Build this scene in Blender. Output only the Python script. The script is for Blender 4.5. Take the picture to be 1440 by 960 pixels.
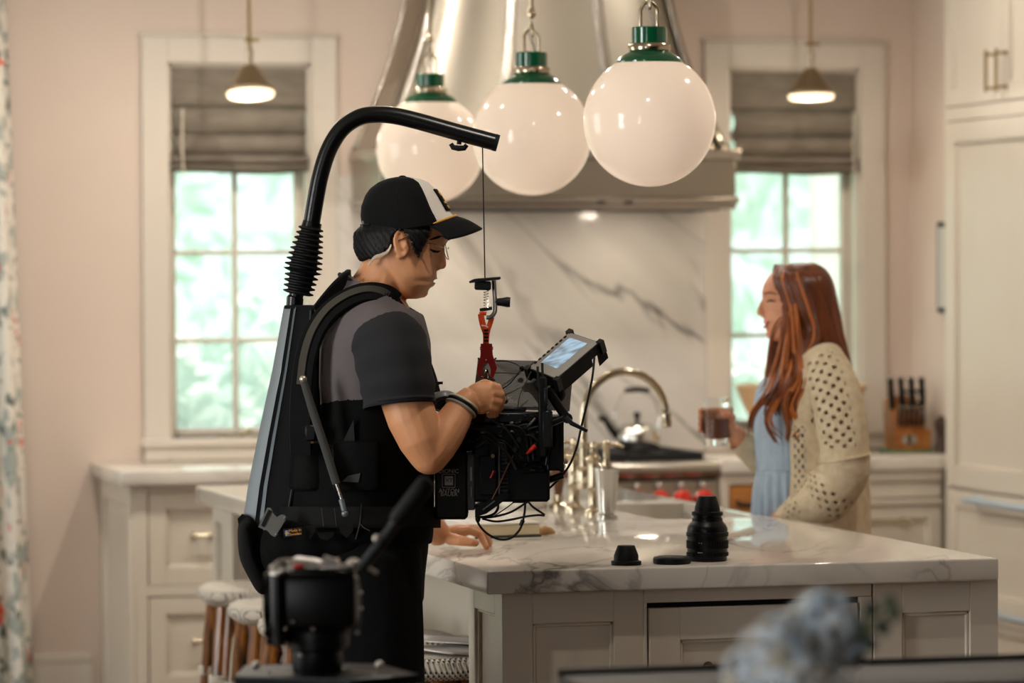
import bpy, bmesh, math, random
from mathutils import Vector, Matrix, Euler, noise
rnd = random.Random(7)
for _o in list(bpy.data.objects): bpy.data.objects.remove(_o)
SC = bpy.context.scene
COL = SC.collection
# ------------------------------------------------------------------ camera (135 mm, eye height 1.6 m)
FPX = 5400.0
CAM = Vector((0, 0, 1.6))
_a, _p, _r = math.radians(15.0), math.atan(100/5400.0), 0.005
F0 = Vector((math.sin(_a), math.cos(_a), 0)); R0 = Vector((math.cos(_a), -math.sin(_a), 0)); UP = Vector((0, 0, 1))
CF = F0*math.cos(_p) - UP*math.sin(_p); _u = UP*math.cos(_p) + F0*math.sin(_p)
CR = R0*math.cos(_r) - _u*math.sin(_r); CU = _u*math.cos(_r) + R0*math.sin(_r)
cd = bpy.data.cameras.new('camera'); camo = bpy.data.objects.new('camera', cd); COL.objects.link(camo)
_m = Matrix((CR, CU, -CF)).transposed().to_4x4(); _m.translation = CAM
camo.matrix_world = _m
cd.lens = 135; cd.sensor_width = 36; cd.clip_end = 300; cd.clip_start = .1
cd.dof.use_dof = True; cd.dof.focus_distance = 8.5; cd.dof.aperture_fstop = 3.6
SC.camera = camo
# ------------------------------------------------------------------ world, sun, exposure
SC.view_settings.view_transform = 'Standard'; SC.view_settings.look = 'None'
SC.view_settings.gamma = 1; SC.view_settings.use_curve_mapping = False
SC.view_settings.exposure = 0.3
w = bpy.data.worlds.new('world'); SC.world = w; w.use_nodes = True
w.node_tree.nodes['Background'].inputs[0].default_value = (.78, .92, .94, 1)
w.node_tree.nodes['Background'].inputs[1].default_value = 1.8
def light(name, kind, loc, power, col=(1, 1, 1), **k):
    l = bpy.data.lights.new(name, kind); l.energy = power; l.color = col
    o = bpy.data.objects.new(name, l); COL.objects.link(o); o.location = loc
    d = k.pop('to', None)
    if d is not None: o.rotation_euler = (Vector(d) - Vector(loc)).to_track_quat('-Z', 'Y').to_euler()
    for a, b in k.items(): setattr(l, a, b)
    return o
light('sunlight', 'SUN', (-20, 30, 30), 6.5, (1, .97, .93), to=(-20+6, 30+9, 30-14), angle=.05)
# daylight lamps at unseen left windows; back wall and flower ones added as fill
DAY = (.98, .98, .96)
light('daylight_side_fill', 'AREA', (-1.95, 7.25, 1.75), 115, DAY, to=(3, 9.0, 1.3), shape='RECTANGLE', size=.9, size_y=2.0)
light('daylight_side_fill', 'AREA', (-1.95, 11.9, 1.75), 30, DAY, to=(3, 12.3, 1.3), shape='RECTANGLE', size=1.9, size_y=2.0)
light('daylight_rear_fill', 'AREA', (-1.95, 2.6, 1.7), 64, DAY, to=(3, 5.0, 1.2), shape='RECTANGLE', size=1.4, size_y=2.0)
# ------------------------------------------------------------------ helpers
def ray(x, y): return CF + CR*((x-720)/FPX) + CU*((480-y)/FPX)
def P(x, y, d): return CAM + ray(x, y)*d
def ZP(x, y, z): r = ray(x, y); return CAM + r*((z-CAM.z)/r.z)
def YP(x, y, Y): r = ray(x, y); return CAM + r*(Y/r.y)
def XP(x, y, X): r = ray(x, y); return CAM + r*(X/r.x)
def lin(c):
    return tuple(((v/255.0)/12.92 if v/255.0 <= .04045 else ((v/255.0+.055)/1.055)**2.4) for v in c)
MATS = {}
def mat(name, col, rough=.5, metal=0.0, spec=.5, var=None, bump=None, trans=0.0, emit=None, coat=0.0, sheen=0.0, transl=0.0, ior=1.45, alpha=1.0, aniso=None, sss=0.0):
    if name in MATS: return MATS[name]
    m = bpy.data.materials.new(name); m.use_nodes = True; MATS[name] = m
    nt = m.node_tree; n = nt.nodes; b = n['Principled BSDF']; L = nt.links.new
    c = lin(col) + (1,)
    b.inputs['Base Color'].default_value = c; b.inputs['Roughness'].default_value = rough
    b.inputs['Metallic'].default_value = metal; b.inputs['Specular IOR Level'].default_value = spec
    b.inputs['Transmission Weight'].default_value = trans; b.inputs['Coat Weight'].default_value = coat
    b.inputs['IOR'].default_value = ior; b.inputs['Alpha'].default_value = alpha
    b.inputs['Sheen Weight'].default_value = sheen
    if coat: b.inputs['Coat Roughness'].default_value = .05
    if sss: b.inputs['Subsurface Weight'].default_value = sss; b.inputs['Subsurface Radius'].default_value = (.012, .005, .003)
    if emit: b.inputs['Emission Color'].default_value = lin(emit[0]) + (1,); b.inputs['Emission Strength'].default_value = emit[1]
    tc = n.new('ShaderNodeTexCoord')
    if var:   # (scale, second colour, stretch)
        no = n.new('ShaderNodeTexNoise'); no.inputs['Scale'].default_value = var[0]; no.inputs['Detail'].default_value = 5
        mp = n.new('ShaderNodeMapping')
        if len(var) > 2: mp.inputs['Scale'].default_value = var[2]
        L(tc.outputs['Object'], mp.inputs[0]); L(mp.outputs[0], no.inputs['Vector'])
        rp = n.new('ShaderNodeValToRGB'); rp.color_ramp.elements[0].position = .35; rp.color_ramp.elements[1].position = .65
        rp.color_ramp.elements[0].color = c; rp.color_ramp.elements[1].color = lin(var[1]) + (1,)
        L(no.outputs[0], rp.inputs[0]); L(rp.outputs[0], b.inputs['Base Color'])
    if bump:  # (scale, strength, distance, stretch)
        no2 = n.new('ShaderNodeTexNoise'); no2.inputs['Scale'].default_value = bump[0]; no2.inputs['Detail'].default_value = 3
        mp = n.new('ShaderNodeMapping')
        if len(bump) > 3: mp.inputs['Scale'].default_value = bump[3]
        L(tc.outputs['Object'], mp.inputs[0]); L(mp.outputs[0], no2.inputs['Vector'])
        bu = n.new('ShaderNodeBump'); bu.inputs['Strength'].default_value = bump[1]; bu.inputs['Distance'].default_value = bump[2]
        L(no2.outputs[0], bu.inputs['Height']); L(bu.outputs[0], b.inputs['Normal'])
    if transl:
        t = n.new('ShaderNodeBsdfTranslucent'); t.inputs[0].default_value = c
        mx = n.new('ShaderNodeMixShader'); mx.inputs[0].default_value = transl
        L(b.outputs[0], mx.inputs[1]); L(t.outputs[0], mx.inputs[2]); L(mx.outputs[0], n['Material Output'].inputs[0])
        if var: L(rp.outputs[0], t.inputs[0])
    return m
def marble(name, base, vein, scale, rot, rough=.08, thr=.05, cloud=.35, st=(1, .30, 1), mask=(.42, .72)):
    m = bpy.data.materials.new(name); m.use_nodes = True; MATS[name] = m
    nt = m.node_tree; n = nt.nodes; b = n['Principled BSDF']; L = nt.links.new
    tc = n.new('ShaderNodeTexCoord'); mp = n.new('ShaderNodeMapping'); mp0 = n.new('ShaderNodeMapping'); mp0.inputs['Rotation'].default_value = rot; mp.inputs['Scale'].default_value = st
    L(tc.outputs['Object'], mp0.inputs[0]); L(mp0.outputs[0], mp.inputs[0])
    na = n.new('ShaderNodeTexNoise'); na.inputs['Scale'].default_value = scale; na.inputs['Detail'].default_value = 6; na.inputs['Distortion'].default_value = .9
    L(mp.outputs[0], na.inputs['Vector'])
    s = n.new('ShaderNodeMath'); s.operation = 'SUBTRACT'; s.inputs[1].default_value = .5; L(na.outputs[0], s.inputs[0])
    ab = n.new('ShaderNodeMath'); ab.operation = 'ABSOLUTE'; L(s.outputs[0], ab.inputs[0])
    r = n.new('ShaderNodeValToRGB'); r.color_ramp.elements[0].position = 0; r.color_ramp.elements[0].color = (1, 1, 1, 1)
    r.color_ramp.elements[1].position = thr; r.color_ramp.elements[1].color = (0, 0, 0, 1); L(ab.outputs[0], r.inputs[0])
    nb = n.new('ShaderNodeTexNoise'); nb.inputs['Scale'].default_value = scale*.7; nb.inputs['Detail'].default_value = 3
    L(mp.outputs[0], nb.inputs['Vector'])
    rb = n.new('ShaderNodeValToRGB'); rb.color_ramp.elements[0].position = mask[0]; rb.color_ramp.elements[1].position = mask[1]; L(nb.outputs[0], rb.inputs[0])
    mu = n.new('ShaderNodeMath'); mu.operation = 'MULTIPLY'; L(r.outputs[0], mu.inputs[0]); L(rb.outputs[0], mu.inputs[1])
    m2 = n.new('ShaderNodeMath'); m2.operation = 'MULTIPLY'; m2.inputs[1].default_value = cloud; L(rb.outputs[0], m2.inputs[0])
    mx0 = n.new('ShaderNodeMath'); mx0.operation = 'MAXIMUM'; L(mu.outputs[0], mx0.inputs[0]); L(m2.outputs[0], mx0.inputs[1])
    mx = n.new('ShaderNodeMix'); mx.data_type = 'RGBA'; mx.inputs[6].default_value = lin(base) + (1,); mx.inputs[7].default_value = lin(vein) + (1,)
    L(mx0.outputs[0], mx.inputs[0]); L(mx.outputs[2], b.inputs['Base Color'])
    b.inputs['Roughness'].default_value = rough; b.inputs['IOR'].default_value = 1.6
    return m
class B:
    """collects simple shapes in one bmesh"""
    def __init__(s): s.bm = bmesh.new()
    def _add(s, verts, faces):
        vs = [s.bm.verts.new(v) for v in verts]
        for f in faces:
            try: s.bm.faces.new([vs[i] for i in f])
            except ValueError: pass
        return vs
    def box(s, c, d, M=None, bev=0, seg=1):
        t = bmesh.new(); bmesh.ops.create_cube(t, size=1)
        for v in t.verts: v.co = Vector((v.co.x*d[0], v.co.y*d[1], v.co.z*d[2]))
        if bev: bmesh.ops.bevel(t, geom=t.edges[:], offset=min(bev, min(d)*.45), segments=seg, affect='EDGES', profile=.5)
        c = Vector(c)
        if M is None: M = Matrix.Identity(3)
        elif isinstance(M, Euler): M = M.to_matrix()
        t.verts.index_update()
        s._add([M @ v.co + c for v in t.verts], [[v.index for v in f.verts] for f in t.faces]); t.free(); return s
    def span(s, a, b, bev=0, seg=1):
        a, b = Vector(a), Vector(b); d = b-a
        return s.box((a+b)/2, (abs(d.x), abs(d.y), abs(d.z)), None, bev, seg)
    def tube(s, pts, r, n=10, cap=True, closed=False, flat=1.0, up=None):
        pts = [Vector(p) for p in pts]; k = len(pts)
        rs = r if isinstance(r, (list, tuple)) else [r]*k
        T = []
        for i in range(k):
            if closed: t = pts[(i+1) % k]-pts[i-1]
            else: t = pts[min(i+1, k-1)]-pts[max(i-1, 0)]
            T.append(t.normalized() if t.length > 1e-9 else Vector((0, 0, 1)))
        u = Vector(up) if up is not None else (Vector((0, 0, 1)) if abs(T[0].z) < .9 else Vector((1, 0, 0)))
        rings = []
        for i in range(k):
            if up is not None and abs(T[i].dot(Vector(up))) < .98: u = Vector(up)
            u = (u - T[i]*u.dot(T[i])).normalized(); v = T[i].cross(u)
            rings.append([pts[i] + (u*math.cos(q)*flat + v*math.sin(q))*rs[i] for q in (2*math.pi*j/n for j in range(n))])
        return s.loft(rings, cap and not closed, closed)
    def cyl(s, p0, p1, r0, r1=None, n=16, cap=True): return s.tube([p0, p1], [r0, r0 if r1 is None else r1], n, cap)
    def loft(s, rings, cap=True, closed=False, wrap=True):
        n = len(rings[0]); vs = s._add([p for r in rings for p in r], []); K = len(rings)
        for i in range(K if closed else K-1):
            a, b = i*n, ((i+1) % K)*n
            for j in range(n if wrap else n-1):
                q = (j+1) % n
                try: s.bm.faces.new((vs[a+j], vs[a+q], vs[b+q], vs[b+j]))
                except ValueError: pass
        if cap:
            try:
                s.bm.faces.new([vs[j] for j in range(n)][::-1]); s.bm.faces.new([vs[(K-1)*n+j] for j in range(n)])
            except ValueError: pass
        return s
    def lathe(s, prof, c=(0, 0, 0), n=28, M=None, cap=True):
        c = Vector(c); M = M or Matrix.Identity(3)
        rings = [[M @ Vector((r*math.cos(2*math.pi*j/n), r*math.sin(2*math.pi*j/n), z)) + c for j in range(n)] for r, z in prof]
        return s.loft(rings, cap)
    def ell(s, c, r, M=None, u=16, v=10):
        if not isinstance(r, (tuple, list, Vector)): r = (r, r, r)
        M = M or Matrix.Identity(3); c = Vector(c); rings = []
        for i in range(v+1):
            t = -math.pi/2 + math.pi*i/v; t = max(min(t, math.pi/2-.02), -math.pi/2+.02)
            rings.append([M @ Vector((r[0]*math.cos(t)*math.cos(2*math.pi*j/u), r[1]*math.cos(t)*math.sin(2*math.pi*j/u), r[2]*math.sin(t))) + c for j in range(u)])
        return s.loft(rings)
    def poly(s, pts, th):
        th = Vector(th); pts = [Vector(p) for p in pts]
        return s.loft([pts, [p+th for p in pts]])
    def grid(s, fn, nu, nv, keep=None, wrap=False):
        """open sheet fn(u,v), u,v in 0..1"""
        vs = s._add([fn(i/nu, j/nv) for i in range(nu+(0 if wrap else 1)) for j in range(nv+1)], [])
        for i in range(nu):
            for j in range(nv):
                if keep and not keep((i+.5)/nu, (j+.5)/nv): continue
                i2 = (i+1) % nu if wrap else i+1
                s.bm.faces.new((vs[i*(nv+1)+j], vs[i2*(nv+1)+j], vs[i2*(nv+1)+j+1], vs[i*(nv+1)+j+1]))
        return s
ORG = {}
def org(o): return ORG.get(o.name, Vector((0, 0, 0))) if o else Vector((0, 0, 0))
def tag(o, label=None, cat=None, group=None, kind=None):
    if label: o['label'] = label
    if cat: o['category'] = cat
    if group: o['group'] = group
    if kind: o['kind'] = kind
    return o
def link(o, parent=None):
    COL.objects.link(o)
    if parent: o.parent = parent
    ORG[o.name] = org(parent)
    return o
def thing(name, label, cat, loc=(0, 0, 0), group=None, kind=None):
    o = bpy.data.objects.new(name, None); COL.objects.link(o); o.location = loc; o.empty_display_size = .1
    ORG[o.name] = Vector(loc)
    return tag(o, label, cat, group, kind)
def obj(name, b, m, parent=None, smooth=True, ang=38, label=None, solid=0, sub=0, recalc=True):
    me = bpy.data.meshes.new(name)
    if recalc: bmesh.ops.recalc_face_normals(b.bm, faces=b.bm.faces[:])
    o0 = org(parent)
    if o0.length > 0: bmesh.ops.translate(b.bm, verts=b.bm.verts[:], vec=-o0)
    b.bm.to_mesh(me); b.bm.free()
    if smooth:
        me.shade_smooth(); me.set_sharp_from_angle(angle=math.radians(ang))
    for mm in (m if isinstance(m, (list, tuple)) else [m]): me.materials.append(mm)
    o = link(bpy.data.objects.new(name, me), parent)
    if label: o['label'] = label
    if solid:
        md = o.modifiers.new('thickness', 'SOLIDIFY'); md.thickness = solid; md.offset = 0
    if sub:
        md = o.modifiers.new('smooth', 'SUBSURF'); md.levels = sub; md.render_levels = sub
    return o
def solo(name, b, m, label, cat, group=None, **k): return tag(obj(name, b, m, **k), label, cat, group)
def struct(name, b, m, parent=None, **k):
    o = obj(name, b, m, parent, **k)
    if parent is None: o['kind'] = 'structure'
    return o
def copy_tree(o, parent=None):
    c = o.copy(); COL.objects.link(c)
    if parent: c.parent = parent
    for ch in [x for x in bpy.data.objects if x.parent == o and x != c]: copy_tree(ch, c)
    return c
def curve_pts(ctrl, n=8):
    """Catmull-Rom through control points"""
    c = [Vector(p) for p in ctrl]; c = [c[0]*2-c[1]] + c + [c[-1]*2-c[-2]]; out = []
    for i in range(1, len(c)-2):
        for k in range(n):
            t = k/n; a, b_, d, e = c[i-1], c[i], c[i+1], c[i+2]
            out.append(.5*((2*b_) + (d-a)*t + (2*a-5*b_+4*d-e)*t*t + (3*b_-a-3*d+e)*t**3))
    out.append(c[-2]); return out
def lerp(a, b, t): return a+(b-a)*t
def blob(name, b, m, parent, voxel=.008, smooth=4, label=None, cut=None, solid=0, factor=.5):
    """voxel-fuse overlapping shapes into one continuous surface"""
    me = bpy.data.meshes.new('tmp'); b.bm.to_mesh(me); b.bm.free()
    t = bpy.data.objects.new('tmp', me); COL.objects.link(t)
    md = t.modifiers.new('r', 'REMESH'); md.mode = 'VOXEL'; md.voxel_size = voxel
    if smooth: sm = t.modifiers.new('s', 'SMOOTH'); sm.iterations = smooth; sm.factor = factor
    dg = bpy.context.evaluated_depsgraph_get()
    me2 = bpy.data.meshes.new_from_object(t.evaluated_get(dg))
    bpy.data.objects.remove(t); bpy.data.meshes.remove(me)
    bb = B(); bb.bm.from_mesh(me2); bpy.data.meshes.remove(me2)
    if cut:
        dead = [f for f in bb.bm.faces if cut(f.calc_center_median())]
        bmesh.ops.delete(bb.bm, geom=dead, context='FACES')
    return obj(name, bb, m, parent, ang=180, label=label, solid=solid, recalc=False)
# ------------------------------------------------------------------ materials
M_wall = mat('wall_paint', (210, 193, 179), .85, var=(1.5, (206, 189, 175)))
M_ceil = mat('ceiling_paint', (208, 198, 184), .9)
M_rear = mat('rear_low_bounce_paint', (74, 58, 44), .9)  # unseen rear surfaces coloured dark to cut bounced light
M_cab = mat('cabinet_paint', (212, 202, 186), .38, var=(3, (209, 198, 181)))
M_trim = mat('trim_paint', (206, 197, 184), .5)
M_floor = mat('oak_floor', (104, 72, 46), .4, var=(4, (84, 56, 36), (1, 12, 1)))
M_marble = marble('island_marble', (224, 216, 204), (92, 90, 86), 3.4, (.2, .5, .6), .07, .030, .30, (1, .3, 1))
M_splash = marble('backsplash_marble', (218, 212, 204), (90, 86, 82), 4.2, (0, -.72, 0), .16, .045, .30, (.20, 1, 1), (.34, .60))
M_steel = mat('brushed_steel', (168, 160, 146), .32, 1.0, bump=(60, .03, .002, (1, 1, 30)))
M_steel2 = mat('satin_steel_band', (188, 182, 172), .22, 1.0)
M_nickel = mat('polished_nickel', (192, 178, 154), .2, 1.0)
M_chrome = mat('chrome', (208, 206, 200), .13, 1.0)
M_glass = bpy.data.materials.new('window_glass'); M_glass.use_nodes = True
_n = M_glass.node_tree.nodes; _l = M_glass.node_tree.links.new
_t = _n.new('ShaderNodeBsdfTransparent'); _d = _n.new('ShaderNodeBsdfTranslucent'); _d.inputs[0].default_value = lin((230, 240, 236)) + (1,); _x = _n.new('ShaderNodeMixShader'); _x.inputs[0].default_value = .30  # translucent share paints veiling glare into the panes
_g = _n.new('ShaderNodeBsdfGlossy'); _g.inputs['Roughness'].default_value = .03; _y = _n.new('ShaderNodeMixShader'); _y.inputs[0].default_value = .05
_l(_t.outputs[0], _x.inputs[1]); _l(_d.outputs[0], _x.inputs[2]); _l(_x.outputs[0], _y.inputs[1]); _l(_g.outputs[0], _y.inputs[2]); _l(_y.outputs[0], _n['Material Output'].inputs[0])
M_black = mat('black_plastic', (10, 10, 11), .42, spec=.35)
M_iron = mat('cast_iron', (22, 22, 23), .6)
M_brass = mat('aged_brass', (150, 126, 84), .3, 1.0)
M_handle = mat('sky_tinted_pull', (198, 214, 228), .3, .55)  # chrome pulls, sky reflection put into the bluish base colour
# ------------------------------------------------------------------ room shell
YB, XL, XR, YF, HC = 13.70, -1.5, 5.24, -2.2, 3.05
def holes(b, horiz, lo, hi, z0, z1, pos, th, wins):
    """wall slab with rectangular openings; wins=(a0,a1,z0,z1) sorted"""
    def sp(a0, a1, c0, c1):
        if horiz: b.span((a0, pos, c0), (a1, pos+th, c1))
        else: b.span((pos-th, a0, c0), (pos, a1, c1))
    x = lo
    for a0, a1, c0, c1 in wins:
        sp(x, a0, z0, z1); sp(a0, a1, z0, c0); sp(a0, a1, c1, z1); x = a1
    sp(x, hi, z0, z1); return b
W1 = (2.390, 2.914, 1.000, 2.352); W2 = (4.512, 5.036, 1.000, 2.352); W3 = (.75, 1.58, .08, 2.50)
struct('wall_back', holes(B(), True, XL, XR, 0, HC, YB, .2, [W3, W1, W2]), M_wall, smooth=False)
W4 = (1.9, 3.3, .7, 2.7); W5 = (6.8, 7.7, .7, 2.7); YR = 5.6; W6 = (10.9, 12.9, .7, 2.7)
struct('wall_left', holes(B(), False, YR, YB+.2, 0, HC, XL, .2, [W5, W6]), M_wall, smooth=False)
struct('wall_left_rear', holes(B(), False, YF, YR, 0, HC, XL, .2, [W4]), M_rear, smooth=False)
struct('wall_right', B().span((XR, YR, 0), (XR+.2, YB+.2, HC)), M_wall, smooth=False)
struct('wall_right_rear', B().span((XR, YF, 0), (XR+.2, YR, HC)), M_rear, smooth=False)
struct('wall_front', B().span((XL-.2, YF-.2, 0), (XR+.2, YF, HC)), M_rear, smooth=False)
struct('floor', B().span((XL-.2, YF-.2, -.12), (XR+.2, YB+.2, 0)), M_floor, smooth=False)
struct('ceiling', B().span((XL-.2, YR, HC), (XR+.2, YB+.2, HC+.15)), M_ceil, smooth=False)
struct('ceiling_rear', B().span((XL-.2, YF-.2, HC), (XR+.2, YR, HC+.15)), M_rear, smooth=False)
bb = B()
for x0, x1 in ((XL, 2.10),):
    bb.span((x0, YB-.022, 0), (x1, YB, .20), .004); bb.span((x0, YB-.016, .20), (x1, YB, .235), .006)
struct('baseboard_back', bb, M_trim)
bb = B().span((XR-.02, YR, 0), (XR, 11.0, .22), .004)
struct('baseboard_right', bb, M_trim)
# windows: casing, jamb, sash, muntins, one pane per light, stool and apron
def window(n, W, cols, rows, casing=True, cw=.096):
    a0, a1, z0, z1 = W
    o = thing('window_%d' % n, None, None, (a0, YB, z0), kind='structure')
    if casing:
        b = B()
        b.span((a0-cw, YB-.022, z0-.08), (a0, YB, z1+cw), .003).span((a1, YB-.022, z0-.08), (a1+cw, YB, z1+cw), .003)
        b.span((a0-.001, YB-.022, z1), (a1+.001, YB, z1+cw), .003)
        b.span((a0-cw-.008, YB-.030, z1+cw), (a1+cw+.008, YB, z1+cw+.014), .004)
        obj('casing', b, M_trim, o)
    obj('sill', B().span((a0-cw-.01, YB-.035, z0-.032), (a1+cw+.01, YB+.12, z0), .006), M_trim, o)
    obj('apron', B().span((a0-cw, YB-.02, z0-.08), (a1+cw, YB, z0-.032), .003), M_trim, o)
    jy = YB+.13
    obj('jamb', B().span((a0-.0, YB, z0), (a0+.012, jy, z1)).span((a1-.012, YB, z0), (a1, jy, z1)).span((a0, YB, z1-.012), (a1, jy, z1)), M_trim, o, smooth=False)
    s = .030; y0, y1 = YB+.085, YB+.125
    b = B().span((a0+.012, y0, z0), (a0+.012+s, y1, z1-.012), .004).span((a1-.012-s, y0, z0), (a1-.012, y1, z1-.012), .004)
    b.span((a0+.012+s, y0, z0), (a1-.012-s, y1, z0+s), .004).span((a0+.012+s, y0, z1-.012-s), (a1-.012-s, y1, z1-.012), .004)
    obj('sash', b, M_trim, o)
    g0, g1, h0, h1 = a0+.012+s, a1-.012-s, z0+s, z1-.012-s
    for i in range(1, cols):
        x = lerp(g0, g1, i/cols); obj('muntin', B().span((x-.009, y0+.004, h0), (x+.009, y1-.004, h1), .003), M_trim, o)
    for j in range(1, rows):
        z = lerp(h0, h1, j/rows); obj('muntin', B().span((g0, y0+.006, z-.008), (g1, y1-.006, z+.008), .003), M_trim, o)
    for i in range(cols):
        for j in range(rows):
            p, q = lerp(g0, g1, i/cols), lerp(g0, g1, (i+1)/cols); r_, t_ = lerp(h0, h1, j/rows), lerp(h0, h1, (j+1)/rows)
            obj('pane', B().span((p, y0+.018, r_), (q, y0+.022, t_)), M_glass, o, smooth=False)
    return o
win1 = window(1, W1, 2, 4); win2 = window(2, W2, 2, 4); window(3, W3, 2, 4)
# crank handle on the sill of the first window
c = YP(325, 617, YB+.03)
h = B().box((c.x, YB+.02, 1.006), (.085, .035, .014), bev=.004).tube([(c.x+.02, YB+.01, 1.012), (c.x+.04, YB-.005, 1.022), (c.x+.055, YB-.005, 1.02)], .008)
obj('crank_handle', h.ell((c.x+.06, YB-.006, 1.024), .013), M_nickel, win1)
# unseen side windows placed to let the lamps in; first and last added
for n, (y0, y1, z0, z1) in ((4, W4), (5, W5), (6, W6)):
    o = thing('window_%d' % n, None, None, (XL, y0, z0), kind='structure'); b = B()
    b.span((XL, y0-.1, z0-.1), (XL+.02, y0, z1+.1)).span((XL, y1, z0-.1), (XL+.02, y1+.1, z1+.1)).span((XL, y0, z1), (XL+.02, y1, z1+.1)).span((XL, y0, z0-.1), (XL+.05, y1, z0))
    obj('casing', b, M_trim, o, smooth=False)
    for i in range(0, 5):
        y = lerp(y0, y1, i/4); obj('muntin', B().span((XL-.12, y-.02, z0), (XL-.09, y+.02, z1)), M_trim, o, smooth=False)
    for j in (0, .5, 1):
        z = lerp(z0, z1, j); obj('muntin', B().span((XL-.12, y0, z-.02), (XL-.09, y1, z+.02)), M_trim, o, smooth=False)
# ------------------------------------------------------------------ garden outside the windows
M_lawn = mat('lawn', (176, 204, 150), .9, var=(3, (150, 188, 128)))
struct('ground_garden', B().span((-14, YB+.25, -.35), (22, 60, -.2)), M_lawn, smooth=False)
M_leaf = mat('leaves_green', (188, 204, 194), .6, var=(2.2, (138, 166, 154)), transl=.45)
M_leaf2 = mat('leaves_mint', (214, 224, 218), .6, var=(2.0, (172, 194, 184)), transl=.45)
M_petal = mat('white_petals', (250, 250, 244), .6, transl=.3)
M_bark = mat('bark', (110, 92, 74), .9)
def leafball(b, c, r, n, size, rg, flat=1.0):
    for _ in range(n):
        d = Vector((rg.gauss(0, 1), rg.gauss(0, 1), rg.gauss(0, 1))).normalized()*r*(rg.random()**.35)
        d.z *= flat; p = Vector(c)+d
        t = Vector((rg.gauss(0, 1), rg.gauss(0, 1), rg.gauss(0, 1))).normalized(); u = t.orthogonal().normalized(); s_ = size*rg.uniform(.6, 1.3)
        b._add([p+t*s_, p+u*s_*.5, p-t*s_, p-u*s_*.5], [(0, 1, 2, 3)])
rg = random.Random(3)
def tree(x, y, h, r, m, label, n=1500):
    o = thing('garden_tree', label, 'tree', (x, y, -.2), 'trees beyond the windows')
    obj('trunk', B().tube(curve_pts([(x, y, -.25), (x+.1, y, h*.35), (x-.05, y, h*.8)], 4), [.16-.012*i for i in range(9)], 8), M_bark, o)
    b = B()
    for _ in range(9):
        leafball(b, (x+rg.uniform(-.55, .55)*r, y+rg.uniform(-.5, .5)*r, h*.62+rg.uniform(-.40, .42)*h), r*.62, n//9, .15, rg)
    f = obj('foliage', b, m, o, smooth=False, recalc=False); f['kind'] = 'stuff'
tree(3.0, 24, 5.6, 2.4, M_leaf2, 'pale green leafy tree seen low through the window beside the drawers')
tree(4.6, 29, 7.6, 3.2, M_leaf, 'taller green tree rising behind the pale one outside the drawer side window')
tree(7.6, 24.5, 5.4, 2.2, M_leaf, 'green tree outside the window behind the red-haired woman')
tree(9.3, 31, 7.0, 3.0, M_leaf2, 'pale tree further off outside the window behind the red-haired woman')
tree(-1.6, 24, 6.4, 2.6, M_leaf, 'broad green tree outside the bay window beyond the patterned curtain')
def shrub(x, y, h, r, label):
    o = thing('flowering_shrub', label, 'shrub', (x, y, -.2), 'white flowering shrubs in the garden')
    b = B(); q = B()
    for _ in range(7):
        c = (x+rg.uniform(-.6, .6)*r, y+rg.uniform(-.5, .5)*r, h*.5+rg.uniform(-.3, .3)*h); leafball(b, c, r*.5, 90, .09, rg)
        for _ in range(5):
            d = Vector((rg.gauss(0, 1), -abs(rg.gauss(0, 1)), rg.gauss(0, .8))).normalized()*r*.5; leafball(q, Vector(c)+d, .11, 22, .05, rg)
    f = obj('foliage', b, M_leaf2, o, smooth=False, recalc=False); f['kind'] = 'stuff'
    f = obj('blossom', q, M_petal, o, smooth=False, recalc=False); f['kind'] = 'stuff'
    obj('stem', B().tube([(x, y, -.25), (x+.03, y, h*.5)], [.05, .02], 6), M_bark, o)
shrub(2.75, 15.6, 1.45, .50, 'white flowering shrub close outside the window above the drawers')
shrub(3.45, 16.4, 1.55, .6, 'white flowering shrub beside another outside the window above the drawers')
shrub(3.1, 17.8, 1.7, .7, 'larger white flowering shrub standing further into the garden')
shrub(5.25, 16.2, 1.40, .55, 'white flowering shrub outside the window behind the woman')
# white porch post outside the second window
p = YP(1162, 300, 15.2)
solo('porch_post', B().span((p.x-.055, 15.15, -.2), (p.x+.055, 15.27, 3.0), .006).span((p.x-.08, 15.12, -.2), (p.x+.08, 15.30, .05), .006).span((p.x-.08, 15.12, 2.8), (p.x+.08, 15.30, 3.0), .006), M_trim,
     'square white porch post standing outside the window', 'post')
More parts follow.
